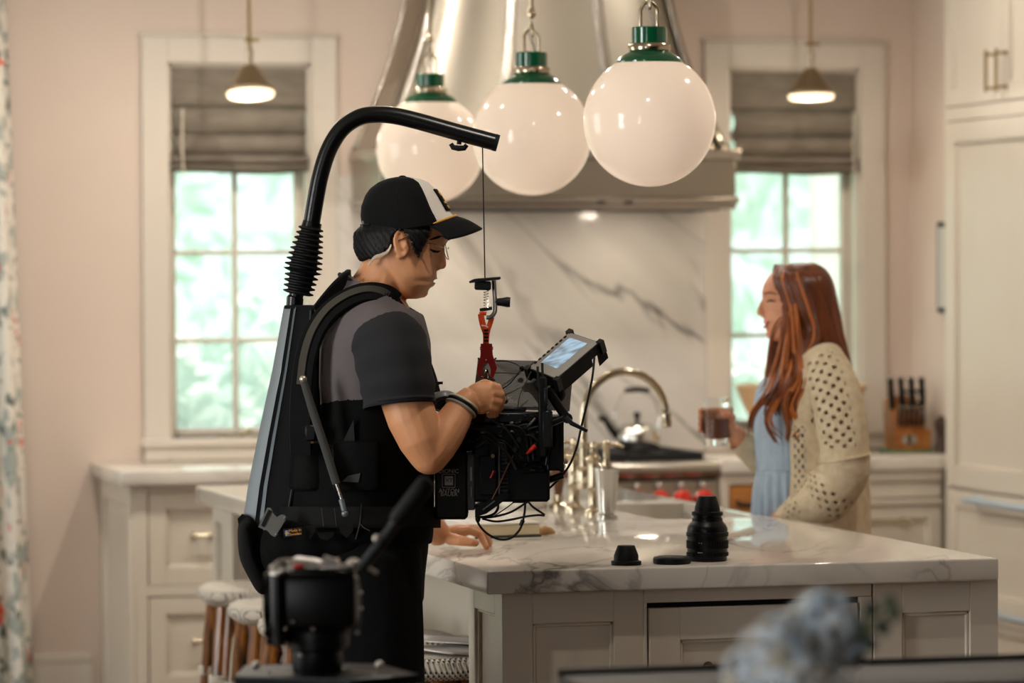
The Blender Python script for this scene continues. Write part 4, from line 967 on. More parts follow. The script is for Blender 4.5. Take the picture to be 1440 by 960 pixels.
# t-shirt
tee = [(396, 484, 552, .074), (404, 470, 566, .10), (412, 461, 575, .122), (425, 451, 587, .150), (445, 441, 597, .182), (480, 433, 606, .198), (540, 429, 608, .198), (600, 428, 606, .188), (660, 425, 605, .182), (720, 423, 604, .180), (752, 421, 604, .180)]
b = B(); row_loft(b, tee, taper=.05)
b.tube([Mn(540, 372), Mn(527, 398), Mn(516, 424)], [.062, .075, .09], 20)
for s in (-1, 1): b.ell(Mn(538, 468, s*.135), (.078, .085, .066), HM).ell(Mn(560, 462, s*.09), (.06, .09, .058), HM)
def fold(b): return b
body_tee = blob('tee_body', b, M_teeb, man, voxel=.008, smooth=6, label='grey t-shirt body', cut=lambda c: (c-Mn(523, 404)).dot(CR*.474+CU*.88) > 0)
for s in (-1, 1):
    b = B()
    if s < 0: pts = [Mn(530, 470, -.10), Mn(544, 480, -.150), Mn(552, 506, -.176), Mn(559, 542, -.192), Mn(562, 571, -.198)]
    else: pts = [Mn(520, 455, .10), Mn(528, 470, .16), Mn(533, 505, .205), Mn(538, 545, .245), Mn(541, 571, .27)]
    pp = curve_pts(pts, 6); n = len(pp)
    rr = [lerp(.088, .079, i/(n-1))+.0018*math.sin(i*1.1) for i in range(n)]
    if s < 0: rr = [r_*(.80+.2*min(1, i/8)) for i, r_ in enumerate(rr)]
    sl_ = obj('tee_sleeve', B().tube(pp, rr, 28, cap=False, flat=.92), M_tees, man, ang=180, solid=.003, label='charcoal short sleeve')
    obj('sleeve_hem', B().tube(pp[-3:-1], [rr[-1]+.0015]*2, 28, cap=False, flat=.92), M_tees, sl_, ang=180, solid=.002)
obj('collar', B().tube([Mn(520+42*math.cos(t), 408+22*math.cos(t), .074*math.sin(t)) for t in (2*math.pi*i/28 for i in range(28))], .0055, 8, closed=True), M_tees, man, ang=180)
# trousers and shoes
b = B(); tr = [(742, 418, 603, .178), (770, 416, 603, .185), (810, 420, 598, .19), (850, 428, 596, .185)]
row_loft(b, tr, taper=.05)
for dy, dx in ((-.10, 6), (.10, -10)):
    b.tube([zpt(512+dx, .98, dy), zpt(518+dx, .80, dy), zpt(524+dx, .66, dy), zpt(520+dx, .50, dy), zpt(514+dx, .28, dy), zpt(510+dx, .07, dy)], [.115, .112, .104, .085, .080, .078], 16)
blob('trousers', b, M_trou, man, voxel=.010, smooth=5, label='black trousers')
for dy, dx in ((-.10, 6), (.10, -10)):
    sb = B().tube([zpt(492+dx, .055, dy), zpt(510+dx, .06, dy), zpt(545+dx, .05, dy), zpt(578+dx, .036, dy), zpt(592+dx, .032, dy)], [.036, .05, .046, .036, .02], 14)
    sh = obj('shoe', sb, M_brim, man); obj('sole', B().poly([zpt(485+dx, .0, dy-.04), zpt(595+dx, .0, dy-.035), zpt(600+dx, .0, dy), zpt(595+dx, .0, dy+.035), zpt(485+dx, .0, dy+.04)], UP*.022), M_capw, sh)
# bracelets
for k, (off, m_) in enumerate(((0, mat('bracelet_grey', (150, 152, 140), .7)), (.007, M_black), (.013, mat('bracelet_cream', (214, 204, 176), .7)))):
    ctr = Mn(648, 574, -.162); ax_ = (Mn(655, 563, -.158)-Mn(640, 588, -.172)).normalized(); u_ = ax_.orthogonal().normalized(); v_ = ax_.cross(u_)
    obj('bracelet', B().tube([ctr+ax_*off+(u_*math.cos(t)+v_*math.sin(t))*.0355 for t in (2*math.pi*i/30 for i in range(30))], .0028, 8, closed=True), m_, man)
# ------------------------------------------------------------------ worn camera support rig
def text(name, body, loc, size, M, m, parent, ex=.0004):
    cu = bpy.data.curves.new(name, 'FONT'); cu.body = body; cu.size = size; cu.extrude = ex; cu.align_x = 'CENTER'; cu.align_y = 'CENTER'
    t = bpy.data.objects.new('tmp_t', cu); COL.objects.link(t)
    me = bpy.data.meshes.new_from_object(t.evaluated_get(bpy.context.evaluated_depsgraph_get())); bpy.data.objects.remove(t)
    b = B(); b.bm.from_mesh(me); bpy.data.meshes.remove(me)
    for v in b.bm.verts: v.co = M @ v.co + Vector(loc)
    return obj(name, b, m, parent, smooth=False)
TM = Matrix((R0, UP, -F0)).transposed()          # text facing the viewer's side
M_vest = mat('black_vest_mesh', (8, 9, 9), .9, spec=.15, bump=(260, .7, .002))
M_pad = mat('black_padding', (7, 7, 8), .85, spec=.2, bump=(60, .3, .004))
M_web = mat('grey_webbing', (70, 67, 60), .9, spec=.2, bump=(300, .6, .001, (1, 1, 6)))
M_webd = mat('dark_webbing', (22, 22, 22), .9, spec=.2, bump=(300, .8, .001, (6, 6, 1)))
M_alu = mat('anodised_grey', (112, 120, 125), .45, .3)
M_alud = mat('dark_anodised', (12, 14, 14), .34, .2, spec=.45)
M_gloss = mat('gloss_black_tube', (5, 5, 6), .3, spec=.45)
M_rub = mat('bellows_rubber', (6, 6, 7), .65, spec=.3)
rig = thing('support_rig', 'black backpack camera support rig with a curved overhead arm', 'support rig', (man.location.x, man.location.y, .9))
# vest body, hip belt and pads
vest = [(556, 432, 606, .196), (600, 424, 609, .200), (640, 416, 611, .202), (700, 408, 611, .200), (748, 404, 610, .198), (765, 404, 608, .196)]
b = B()
for r_ in (vest,): row_loft(b, r_, taper=.05, n=36)
blob('vest_body', b, M_vest, rig, voxel=.010, smooth=4)
b = B(); row_loft(b, [(436, 438, 462, .10), (450, 434, 468, .115), (500, 424, 462, .125), (560, 418, 462, .135), (620, 410, 470, .15), (690, 402, 480, .165)], taper=0, n=28)
blob('back_panel', b, M_vest, rig, voxel=.010, smooth=5)
def band(rows, y0, y1, q0, q1, n=40, grow=0, tilt=0, taper=.05):
    return B().grid(lambda u, v: row_pt(rows, lerp(y0, y1, v)+tilt*math.cos(lerp(q0, q1, u)), lerp(q0, q1, u), grow=grow, taper=taper), n, 4)
belt = [(690, 398, 613, .203), (760, 396, 613, .203)]
hb = obj('hip_belt', band(belt, 712, 742, 0, 2*math.pi, 60, grow=.008), M_webd, rig, ang=180, solid=.006)
for x in (452, 470): obj('stitch', B().tube([Mn(x, 714, -.222), Mn(x+3, 740, -.222)], .0009, 5), M_web, hb)
# rear hip cushions
b = B()
for k in range(13):
    t = k/12; px = lerp(351, 357, t*2) if t < .5 else lerp(357, 373, (t-.5)*2); b.ell(Mn(px, lerp(742, 815, t)), (.026+.007*math.sin(math.pi*t), .13, .034), HM)
blob('hip_cushion', b, M_pad, rig, voxel=.009, smooth=10)
b = B().ell(Mn(384, 772, -.10), (.030, .06, .060), HM).ell(Mn(405, 768, -.13), (.045, .05, .060), HM).ell(Mn(440, 762, -.15), (.06, .045, .05), HM).ell(Mn(480, 760, -.16), (.06, .035, .04), HM)
blob('side_cushion', b, M_vest, rig, voxel=.009, smooth=5)
obj('belt_wing', B().loft([[Mn(334, 729, -.06), Mn(341, 722, -.06), Mn(348, 728, -.06), Mn(352, 790, -.06), Mn(344, 792, -.06)], [Mn(334, 729, .10), Mn(341, 722, .10), Mn(348, 728, .10), Mn(352, 790, .10), Mn(344, 792, .10)]]), M_webd, rig)
# spine column: tapering shell, edge rails coloured pale and widened to show rim light
col = [(408, 432), (439, 432), (436, 500), (428, 580), (416, 670), (403, 744), (372, 744), (357, 739), (364, 684), (377, 614), (395, 522)]
sp = obj('spine_column', B().poly([Mn(x, y, -.055) for x, y in col], F0*.11), M_alud, rig, ang=30)
def rail(pts0, pts1, d0, d1, nm, m): obj(nm, B().loft([[Mn(*a, d0), Mn(*c, d1), Mn(*c, d1+.012), Mn(*a, d0+.012)] for a, c in zip(pts0, pts1)]), m, sp)
L0 = [(402, 431), (386, 520), (366, 612), (352, 682), (344, 736)]
def off(k): return [(x+k, y+k*.12) for x, y in L0]
wd_ = (7, 9, 11.5, 13, 14)
rail(off(-3), [(x+k, y+k*.1) for (x, y), k in zip(L0, wd_)], -.022, -.061, 'rim_lit_rail', M_alu)
rail([(x+k+2.5, y+k*.1) for (x, y), k in zip(L0, wd_)], [(x+k*1.6+3, y+k*.1) for (x, y), k in zip(L0, wd_)], -.050, -.0625, 'rim_lit_rail', M_alu)
obj('edge_strip', B().tube([Mn(437, 436, -.057), Mn(433, 505, -.057), Mn(425, 585, -.057), Mn(413, 672, -.057), Mn(402, 738, -.057)], .0018, 6), mat('edge_highlight', (92, 98, 98), .3, .6), sp)
obj('end_cap', B().poly([Mn(343, 735, -.062), Mn(357, 738, -.062), Mn(357, 742, -.062), Mn(345, 741, -.062)], F0*.12), M_alu, sp)
obj('top_plate', B().poly([Mn(400, 429, -.06), Mn(441, 429, -.06), Mn(441, 434, -.06), Mn(400, 434, -.06)], F0*.12), M_alud, sp)
# swivel, bellows and overhead tube
obj('swivel', B().tube([Mn(414, 432), Mn(415, 418), Mn(416, 417), Mn(418, 408)], [.019, .019, .0165, .0165], 20), M_gloss, rig)
p0, p1 = Mn(419, 414), Mn(438, 317); pts, rr = [], []
N = 13
for i in range(N):
    for f, k in ((.0, .72), (.25, 1.0), (.5, 1.0), (.75, .72)):
        t = (i+f)/N; pts.append(lerp(p0, p1, t)); base = lerp(.034, .039, min(1, t*3)) if t < .33 else lerp(.044, .027, ((t-.33)/.67)**1.2)
        rr.append(base*k)
obj('bellows', B().tube(pts, rr, 28), M_rub, rig, ang=25)
obj('clamp_ring', B().tube([Mn(437.5, 320), Mn(439.5, 312)], [.0225, .0215], 24), M_gloss, rig)
bar = curve_pts([Mn(437, 322), Mn(443, 285), Mn(451, 245), Mn(463, 209), Mn(481, 181), Mn(505, 165), Mn(530, 161), Mn(556, 163), Mn(590, 171), Mn(645, 186.5), Mn(697, 200.5)], 6)
obj('overhead_tube', B().tube(bar, .0190, 24), M_gloss, rig, ang=60)
obj('tube_cap', B().tube([Mn(695, 200), Mn(700.5, 201.5)], [.0196, .0188], 24), M_rub, rig)
kn = obj('clamp_knob', B().tube([Mn(646, 196), Mn(645.5, 203)], .0055, 12), M_rub, rig)
obj('knob_head', B().tube([Mn(634, 202), Mn(637, 207), Mn(645, 208.5), Mn(653, 208), Mn(656.5, 203.5)], [.005, .0062, .0066, .0062, .005], 10), M_rub, kn)
# suspension line and hook unit
obj('suspension_line', B().tube([Mn(678.5, 205), Mn(682, 392)], .0014, 6), M_rub, rig)
hk = obj('hook_block', B().box(Mn(679, 401.5), (.037, .034, .020), HM @ Euler((0, .04, 0)).to_matrix(), .003), M_black, rig)
obj('guard_plate', B().tube(curve_pts([Mn(660, 397), Mn(668, 393.5), Mn(684, 392), Mn(704, 390.5)], 4), .0026, 8, flat=1, up=F0).loft([[Mn(661, 396.5, -.02), Mn(683, 392, -.024), Mn(703, 391, -.02), Mn(703, 391, .02), Mn(683, 392, .024), Mn(661, 396.5, .02)], [Mn(661, 398, -.02), Mn(683, 394, -.024), Mn(703, 393, -.02), Mn(703, 393, .02), Mn(683, 394, .024), Mn(661, 398, .02)]]), M_black, hk)
jp = curve_pts([Mn(694.5, 394), Mn(695.5, 412), Mn(696.5, 432), Mn(695, 440), Mn(689, 446), Mn(684, 446)], 5)
obj('steel_hook', B().tube(jp, .0078, 12, flat=.6), mat('hook_steel', (104, 100, 94), .35, .9), hk)
obj('spring', B().tube([Mn(683.5+4*math.sin(t*math.pi/3), 408+t*.62, .004*math.cos(t*math.pi/3)) for t in range(42)], .0007, 5), M_chrome, hk)
obj('release_lever', B().tube([Mn(674.5, 435.5), Mn(682, 434.5), Mn(692, 433)], [.003, .0042, .004], 8), M_black, hk)
obj('adjust_knob', B().tube([Mn(696, 424.5), Mn(705, 424.5), Mn(713, 424.5), Mn(717.5, 424.8)], [.0075, .0092, .0118, .0112], 18), M_black, hk)
M_redw = mat('orange_webbing', (214, 74, 24), .8, bump=(300, .5, .001)); M_redm = mat('red_anodised', (140, 26, 18), .3, .5)
sl1 = obj('red_sling', B().tube(curve_pts([Mn(676, 441), Mn(678, 452), Mn(681, 462), Mn(683.5, 470), Mn(683.5, 484)], 4), .0072, 10, flat=.45, up=F0).tube(curve_pts([Mn(691.5, 446), Mn(689, 455), Mn(686, 464), Mn(684.5, 472), Mn(684, 484)], 4), .0062, 10, flat=.45, up=F0).tube([Mn(674.5, 441.5), Mn(679, 440), Mn(684, 441)], .0045, 8), M_redw, rig)
obj('white_stitch', B().tube([Mn(677, 457.5, -.008), Mn(682, 458, -.009), Mn(686, 460, -.008)], .0014, 6), M_capw, sl1)
for y in (464, 469, 474, 479): obj('band_mark', B().box(Mn(683.7, y, -.0065), (.010, .003, .0035), HM), M_webd, sl1)
cb = obj('carabiner', B().poly([Mn(676, 483, -.006), Mn(692, 483, -.006), Mn(693, 499, -.006), Mn(699, 517, -.006), Mn(697, 523, -.006), Mn(693, 533, -.006), Mn(689, 532, -.006), Mn(690, 520, -.006), Mn(687, 511, -.006), Mn(683.5, 509.5, -.006), Mn(680, 511, -.006), Mn(677.5, 520, -.006), Mn(679, 532, -.006), Mn(675.5, 532, -.006), Mn(671, 522, -.006), Mn(671, 517, -.006), Mn(675.5, 500, -.006)], F0*.013), M_redm, rig, ang=25)
for x, y in ((683.5, 506.5), (677.5, 529.5), (690.5, 529.5), (676, 490), (692, 490)): obj('rivet', B().ell(Mn(x, y, -.007), .0017), M_chrome, cb)
obj('pin', B().tube([Mn(672, 503), Mn(675, 506)], .0018, 6).tube([Mn(698, 503), Mn(694.5, 506)], .0018, 6).tube([Mn(675, 489.5), Mn(693.5, 489.5)], .0035, 8), M_alud, cb)
obj('steel_ring', B().tube([Mn(684+4.6*math.cos(t)*.6, 533-13*math.sin(t), .006*math.cos(t)) for t in (2*math.pi*i/20 for i in range(20))], .0026, 8, closed=True), M_chrome, rig)
# shoulder straps
def ribbon(path, w, th, nm, m, parent, n=6, side=None, nrm=None):
    pp = curve_pts(path, n); b = B(); rings = []
    for i, p in enumerate(pp):
        t = (pp[min(i+1, len(pp)-1)]-pp[max(i-1, 0)]).normalized(); s_ = t.cross(nrm) if nrm else (side or F0); s_ = (s_-t*s_.dot(t)).normalized(); u_ = t.cross(s_)
        rings.append([p+s_*(w/2*cx)+u_*(th/2*cy) for cx, cy in ((-1, -.4), (-.9, -1), (.9, -1), (1, -.4), (1, .4), (.9, 1), (-.9, 1), (-1, .4))])
    return obj(nm, b.loft(rings), m, parent, ang=50)
near = [(424, 640, -.185), (423, 590, -.180), (425, 545, -.172), (430, 505, -.166), (441, 470, -.160), (461, 440, -.152), (488, 420, -.142), (516, 411, -.128), (540, 414, -.112), (556, 426, -.095)]
front = [(556, 426, -.085), (572, 450, -.075), (588, 486, -.080), (603, 524, -.085), (611, 552, -.085)]
for s in (1, -1):
    NV = (F0*(-.82 if s > 0 else .82)+UP*.5-R0*.28).normalized()
    pth = [Mn(x, y, s*d) for x, y, d in near]
    st_ = ribbon(pth, .052, .012, 'shoulder_strap', M_pad, rig, nrm=NV)
    ribbon([p+NV*.007+UP*.004-R0*.002 for p in pth[2:]], .018, .004, 'webbing', M_web, st_, nrm=NV)
    ribbon([p+NV*.006-UP*.018+R0*.014 for p in pth[2:]], .008, .008, 'piping', M_pad, st_, nrm=NV)
    ribbon([Mn(x, y, s*d) for x, y, d in front], .045, .010, 'chest_strap', M_pad, rig, nrm=(R0*.8-F0*.4*s+UP*.3).normalized())
# rear yoke behind the neck
ribbon([Mn(446, 438, -.11), Mn(470, 408, -.09), Mn(486, 392, -.05), Mn(490, 388, 0), Mn(486, 392, .05), Mn(470, 408, .09), Mn(446, 438, .11)], .03, .012, 'neck_yoke', M_pad, rig, side=UP)
obj('yoke_loop', B().box(Mn(484, 388, -.04), (.018, .02, .012), HM @ Euler((0, -.5, 0)).to_matrix(), .003), M_black, rig)
# gas strut
gs = obj('gas_strut', B().tube([Mn(427, 536, -.215), Mn(440, 578, -.222), Mn(458, 632, -.230), Mn(473, 680, -.236)], [.0082, .0095, .0095, .0092], 12), mat('strut_sleeve', (62, 62, 60), .9, bump=(300, .6, .001)), rig)
obj('strut_rod', B().cyl(Mn(473, 680, -.236), Mn(481, 704, -.24), .0040, n=10), M_chrome, gs)
obj('strut_end', B().tube([Mn(480, 702, -.24), Mn(484, 718, -.242)], [.0065, .0058], 10).ell(Mn(485, 722, -.242), .0075), M_alu, gs)
obj('strut_ball', B().ell(Mn(426.5, 533, -.218), .0085), mat('strut_ball_steel', (210, 200, 186), .3, .8), gs)
# buckle bracket, pouch, tags
bk = obj('buckle_bracket', B().poly([Mn(x, y, -.20) for x, y in ((363, 741), (375.5, 714), (381, 714.5), (384.5, 722), (389, 727.5), (394, 724), (399, 723.5), (403.5, 727.5), (386.5, 755), (381, 752), (376, 746), (370, 744))], F0*.018), mat('bracket_grey', (112, 110, 106), .5, .4), rig, ang=20)
obj('bracket_slot', B().poly([Mn(x, y, -.202) for x, y in ((367, 738.5), (377.5, 716.5), (382, 718.5), (371.5, 741))], F0*.004), M_black, bk)
for x, y in ((400.5, 728), (388.5, 751)): obj('screw', B().ell(Mn(x, y, -.203), (.0035, .003, .0035)), M_alu, bk)
tg = obj('maker_tag', B().box(Mn(412, 748.5, -.222), (.042, .004, .019), HM @ Euler((0, -.10, 0)).to_matrix(), .001), M_black, rig)
obj('flag_blue', B().box(Mn(403.5, 749.5, -.2245), (.009, .001, .012), HM @ Euler((0, -.10, 0)).to_matrix()), mat('flag_blue', (70, 130, 190), .7), tg)
obj('flag_cross', B().box(Mn(403, 749.5, -.2252), (.0022, .001, .012), HM).box(Mn(403.5, 749.5, -.2252), (.009, .001, .0022), HM), mat('flag_yellow', (230, 170, 60), .7), tg)
M_orng = mat('tag_orange', (226, 156, 70), .7)
TT = TM @ Matrix.Rotation(.10, 3, 'Z')
text('tag_text', 'Made in', Mn(415, 745.5, -.2262), .0085, TT, M_orng, tg); text('tag_text', 'Sweden', Mn(415.5, 750.5, -.2262), .0085, TT, M_orng, tg)
for x0, x1, y0, y1 in ((427, 444, 740, 758), (446, 470, 749, 760), (475, 498, 738, 756)):
    obj('webbing_tab', B().poly([Mn(x0, y0, -.214), Mn(x1, y0-1, -.214), Mn(x1-2, (y0+y1)/2, -.214), Mn((x0+x1)/2+1, y1, -.214), Mn(x0+4, (y0+y1)/2+2, -.214)], F0*.004), M_webd, rig)
obj('side_pouch', B().box(Mn(500, 655, -.205), (.10, .03, .11), HM, .012, 2), M_pad, rig)
obj('pouch_flap', B().poly([Mn(481, 677, -.222), Mn(489, 669, -.222), Mn(507, 665, -.222), Mn(504, 678, -.222)], F0*.004), mat('flap_dark_grey', (58, 57, 55), .7), rig)
obj('elastic_panel', B().poly([Mn(480, 625, -.205), Mn(497, 590, -.205), Mn(500, 640, -.205), Mn(492, 668, -.205), Mn(480, 650, -.205)], F0*.005), mat('panel_green_black', (26, 32, 31), .5), rig)
dv = obj('clip_device', B().box(Mn(437, 608, -.190), (.024, .03, .036), HM, .004), M_black, rig)
obj('brass_plug', B().cyl(Mn(437, 622, -.206), Mn(441, 622, -.206), .0035, n=10), M_brass, dv)
obj('plug_lead', B().tube([Mn(441, 622, -.206), Mn(452, 622, -.205), Mn(466, 628, -.2)], .003, 6), M_black, dv)
obj('draw_cord', B().tube(curve_pts([Mn(508, 708, -.215), Mn(506, 735, -.215), Mn(500, 758, -.214)], 5), .0012, 5).tube(curve_pts([Mn(505, 735, -.215), Mn(512, 742, -.215), Mn(520, 746, -.214)], 4), .0012, 5), M_web, rig)
obj('chest_clip', B().box(Mn(619, 538, -.10), (.012, .03, .006), HM).tube([Mn(614, 541, -.10), Mn(622, 537, -.10)], .002, 6), M_black, rig)
# ------------------------------------------------------------------ cinema camera hanging from the hook
M_cam = mat('camera_black', (6, 6, 7), .5, spec=.22, bump=(120, .15, .001)); M_cam2 = mat('camera_satin', (17, 17, 18), .36, .2)
M_txt = mat('white_print', (150, 150, 146), .6); M_cable = mat('cable_black', (9, 9, 10), .5); M_bat = mat('battery_black', (6, 6, 7), .55, spec=.3); M_edge = mat('worn_edge', (120, 120, 118), .35, .8)
def stripes(name, c0, c1, scale, rot):
    m = bpy.data.materials.new(name); m.use_nodes = True; nt = m.node_tree; n = nt.nodes; b = n['Principled BSDF']; L = nt.links.new
    tc = n.new('ShaderNodeTexCoord'); mp = n.new('ShaderNodeMapping'); mp.inputs['Rotation'].default_value = rot; L(tc.outputs['Object'], mp.inputs[0])
    wv = n.new('ShaderNodeTexWave'); wv.bands_direction = 'Z'; wv.inputs['Scale'].default_value = scale; L(mp.outputs[0], wv.inputs['Vector'])
    mx = n.new('ShaderNodeMix'); mx.data_type = 'RGBA'; mx.inputs[6].default_value = lin(c0) + (1,); mx.inputs[7].default_value = lin(c1) + (1,)
    L(wv.outputs[1], mx.inputs[0]); L(mx.outputs[2], b.inputs['Base Color']); b.inputs['Roughness'].default_value = .45; b.inputs['Metallic'].default_value = .2
    bu = n.new('ShaderNodeBump'); bu.inputs['Strength'].default_value = .4; bu.inputs['Distance'].default_value = .001; L(wv.outputs[1], bu.inputs['Height']); L(bu.outputs[0], b.inputs['Normal'])
    return m
M_flag = stripes('ribbed_grey_flag', (72, 69, 64), (92, 89, 83), 95, (0, 0, 0)); M_flag2 = stripes('ribbed_dark_flag', (40, 39, 38), (72, 70, 67), 60, (0, .75, .2))
cam = thing('cinema_camera', 'black cinema camera rig with monitor and dangling cables', 'camera', Mn(700, 725, 0))
def cbox(nm, x0, x1, y0, y1, d0, d1, m, bev=.003, parent=None, label=None):
    c = (Mn(x0, y0, d0)+Mn(x1, y1, d1))/2
    return obj(nm, B().box(c, (abs(x1-x0)*PXM, abs(d1-d0), abs(y1-y0)*PXM), HM, bev), m, parent or cam, label=label)
bd = cbox('camera_body', 664, 772, 592, 702, -.085, .085, M_cam, .006)
cbox('top_plate', 650, 774, 578, 592, -.09, .085, M_cam2, .003)
cbox('top_rail', 692, 740, 571.5, 577, -.07, .02, M_cam2, .002)
cbox('rear_block', 636, 668, 596, 632, -.075, .075, M_cam, .004)
cbox('matte_box', 766, 790, 584, 658, -.10, .10, M_cam, .005)
cbox('matte_box_lip', 786, 792, 580, 660, -.105, .105, M_cam, .002)
# battery with printed marks
bt = cbox('battery', 612, 658, 634, 727, -.088, .06, M_bat, .006)
cbox('battery_side', 657, 668, 636, 714, -.084, .06, mat('battery_lit_side', (54, 54, 52), .5), .002, bt)  # light on this side put into its grey colour
cbox('latch', 661, 664.5, 656, 676, -.087, -.082, M_edge, .001, bt); cbox('latch', 662, 664.5, 684, 699, -.087, -.082, mat('latch_dull', (84, 84, 82), .5), .001, bt)
fz_ = -.0892
text('print_top', 'DIONIC', Mn(631, 662.5, fz_), .0125, TM, M_txt, bt)
text('print_model', 'XT', Mn(631.5, 675.5, fz_-.0006), .0125, TM, M_bat, bt)
cbox('print_square', 625.5, 637, 669.5, 682, fz_, fz_+.0008, M_txt, 0, bt)
fr = B(); 
for a, c in (((622, 666.5), (640, 666.5)), ((640, 666.5), (640, 685)), ((640, 685), (622, 685)), ((622, 685), (622, 666.5))): fr.tube([Mn(*a, fz_), Mn(*c, fz_)], .0006, 4)
obj('print_frame', fr, M_txt, bt)
text('print_maker', 'ANTON', Mn(631.5, 690, fz_), .0125, TM, M_txt, bt); text('print_maker', 'BAUER', Mn(631.5, 694.8, fz_), .0125, TM, M_txt, bt)
# vents, ports, plugs on the side
for i in range(12): cbox('vent_fin', 704, 715, 629+i*5.4, 631.6+i*5.4, -.092, -.084, M_cam2, .0006, bd)
cbox('vent_frame', 700.5, 703.5, 624, 694, -.093, -.083, mat('vent_edge', (70, 72, 68), .4, .5), .001, bd)
cbox('side_module', 674, 698, 640, 696, -.096, -.080, M_cam, .003, bd); cbox('side_module', 720, 762, 600, 650, -.098, -.080, M_cam, .004, bd)
for x, y, r_ in ((693, 640, .005), (748, 612, .006), (738, 600, .005), (730, 618, .006), (752, 625, .005), (724, 632, .006)):
    obj('port', B().cyl(Mn(x, y, -.088), Mn(x, y, -.108), r_, n=14), M_cam2, bd)
obj('gold_port', B().cyl(Mn(693, 641, -.098), Mn(693, 641, -.110), .0045, n=12), M_brass, bd)
obj('red_lever', B().tube([Mn(741, 638, -.106), Mn(747, 632, -.110), Mn(753, 627, -.108)], [.003, .0052, .006], 10), M_red, bd, label='small red lever')
obj('red_lever', B().tube([Mn(690, 672, -.100), Mn(695, 662, -.102)], [.0025, .0035], 8), M_redm, bd)
obj('silver_plug', B().tube([Mn(745, 597, -.104), Mn(753, 588, -.106)], [.004, .0032], 8), M_edge, bd)
obj('green_plug', B().tube([Mn(739, 601, -.104), Mn(745, 597, -.104)], [.0032, .0032], 8), mat('plug_green', (30, 110, 76), .4), bd)
g2 = random.Random(11)
for k in range(26):
    x, y = g2.uniform(645, 765), g2.uniform(580, 612); cbox('fitting', x, x+g2.uniform(3, 10), y, y+g2.uniform(1.5, 4), -.100, -.086, g2.choice([M_cam2, M_edge, M_cam2, M_cam]), .001, bd)
for k in range(10):
    x, y = g2.uniform(722, 762), g2.uniform(640, 662); obj('small_lever', B().tube([Mn(x, y, -.095), Mn(x+g2.uniform(4, 9), y-g2.uniform(-3, 5), -.104)], .0022, 6), M_cam2, bd)
# base plate, rods, follow focus, motor
obj('base_plate', B().poly([Mn(668, 714, -.09), Mn(712, 690, -.09), Mn(718, 697, -.09), Mn(698, 712, -.09), Mn(684, 722, -.09), Mn(668, 727, -.09)], F0*.17), M_cam, cam)
obj('base_edge', B().tube([Mn(679, 717, -.092), Mn(696, 704, -.092)], .0018, 6), M_edge, cam)
for dy in (-.05, .05): obj('support_rod', B().cyl(Mn(690, 702, dy), Mn(792, 668, dy), .0075, n=14), M_cam2, cam)
ff = cbox('motor', 722, 738, 662, 700, -.06, -.01, M_cam, .006); cbox('motor_cap', 737, 749, 671, 694, -.055, -.015, M_cam, .006, ff)
cbox('motor_bracket', 717, 742, 690, 706, -.07, 0, M_cam, .008)
obj('lens_barrel', B().tube([Mn(735, 652, .0), Mn(770, 650, 0)], [.055, .06], 28), M_lens, cam)
obj('under_levers', B().tube(curve_pts([Mn(728, 655, -.085), Mn(745, 651, -.09), Mn(760, 657, -.092), Mn(772, 654, -.09)], 4), .005, 8).tube(curve_pts([Mn(735, 664, -.085), Mn(752, 662, -.092), Mn(768, 663, -.09)], 4), .004, 8), M_cam, cam)
# ribbed grey sun shade above the body
fl = obj('sun_shade', B().poly([Mn(672, 505, .06), Mn(752, 507, .06), Mn(737, 522, .03), Mn(769, 571, -.03), Mn(770, 577, -.03), Mn(664, 573, -.03)], -F0*.003), M_flag, cam, ang=20, label='ribbed grey shade panel')
obj('shade_flap', B().poly([Mn(752, 507, .06), Mn(806, 520, .09), Mn(801, 578, .06), Mn(770, 577, -.03), Mn(737, 522, .03)], F0*.003), M_flag2, fl, ang=20)
for x, y in ((750.5, 572), (771.5, 563), (780, 573)): obj('screw', B().ell(Mn(x, y, -.04), .0028), M_edge, fl)
text('shade_print', 'MPC', Mn(714, 560, -.040), .0115, TM, M_capw, fl); text('shade_print', 'ARRI', Mn(722, 565, -.040), .0115, TM, M_capw, fl)
# upright bracket with two prongs
ub = cbox('upright_bracket', 757, 769, 530, 642, -.125, -.105, M_cam, .004); cbox('bracket_foot', 761, 777, 576, 630, -.125, -.105, M_cam2, .005)
obj('prong', B().tube([Mn(756, 515, -.115), Mn(757, 545, -.115)], .0028, 8), M_black, ub); obj('prong', B().tube([Mn(762.5, 510, -.115), Mn(763.5, 545, -.115)], .0030, 8), M_black, ub)
cbox('clamp', 765, 770, 545, 570, -.13, -.10, M_cam2, .002)
# articulated arm and lever
obj('swing_arm', B().tube([Mn(769, 545, -.11), Mn(782, 566, -.10), Mn(797, 588, -.10)], [.009, .0105, .0105], 12), M_cam, cam)
ja = obj('arm_joint', B().cyl(Mn(798, 588, -.13), Mn(798, 588, -.08), .0115, n=18), M_cam, cam)
obj('lever', B().tube([Mn(796, 586, -.132), Mn(804, 595, -.134), Mn(812, 599, -.134), Mn(826, 606, -.134)], [.0045, .0055, .0048, .0040], 10), M_cam2, ja)
obj('arm_strut', B().tube([Mn(772, 597, -.11), Mn(796, 587, -.11)], .008, 10), M_cam, cam)
obj('strut_edge', B().tube([Mn(776, 592, -.119), Mn(793, 584.5, -.119)], .0010, 5).tube([Mn(777, 599, -.119), Mn(794, 591.5, -.119)], .0010, 5), M_edge, ja)
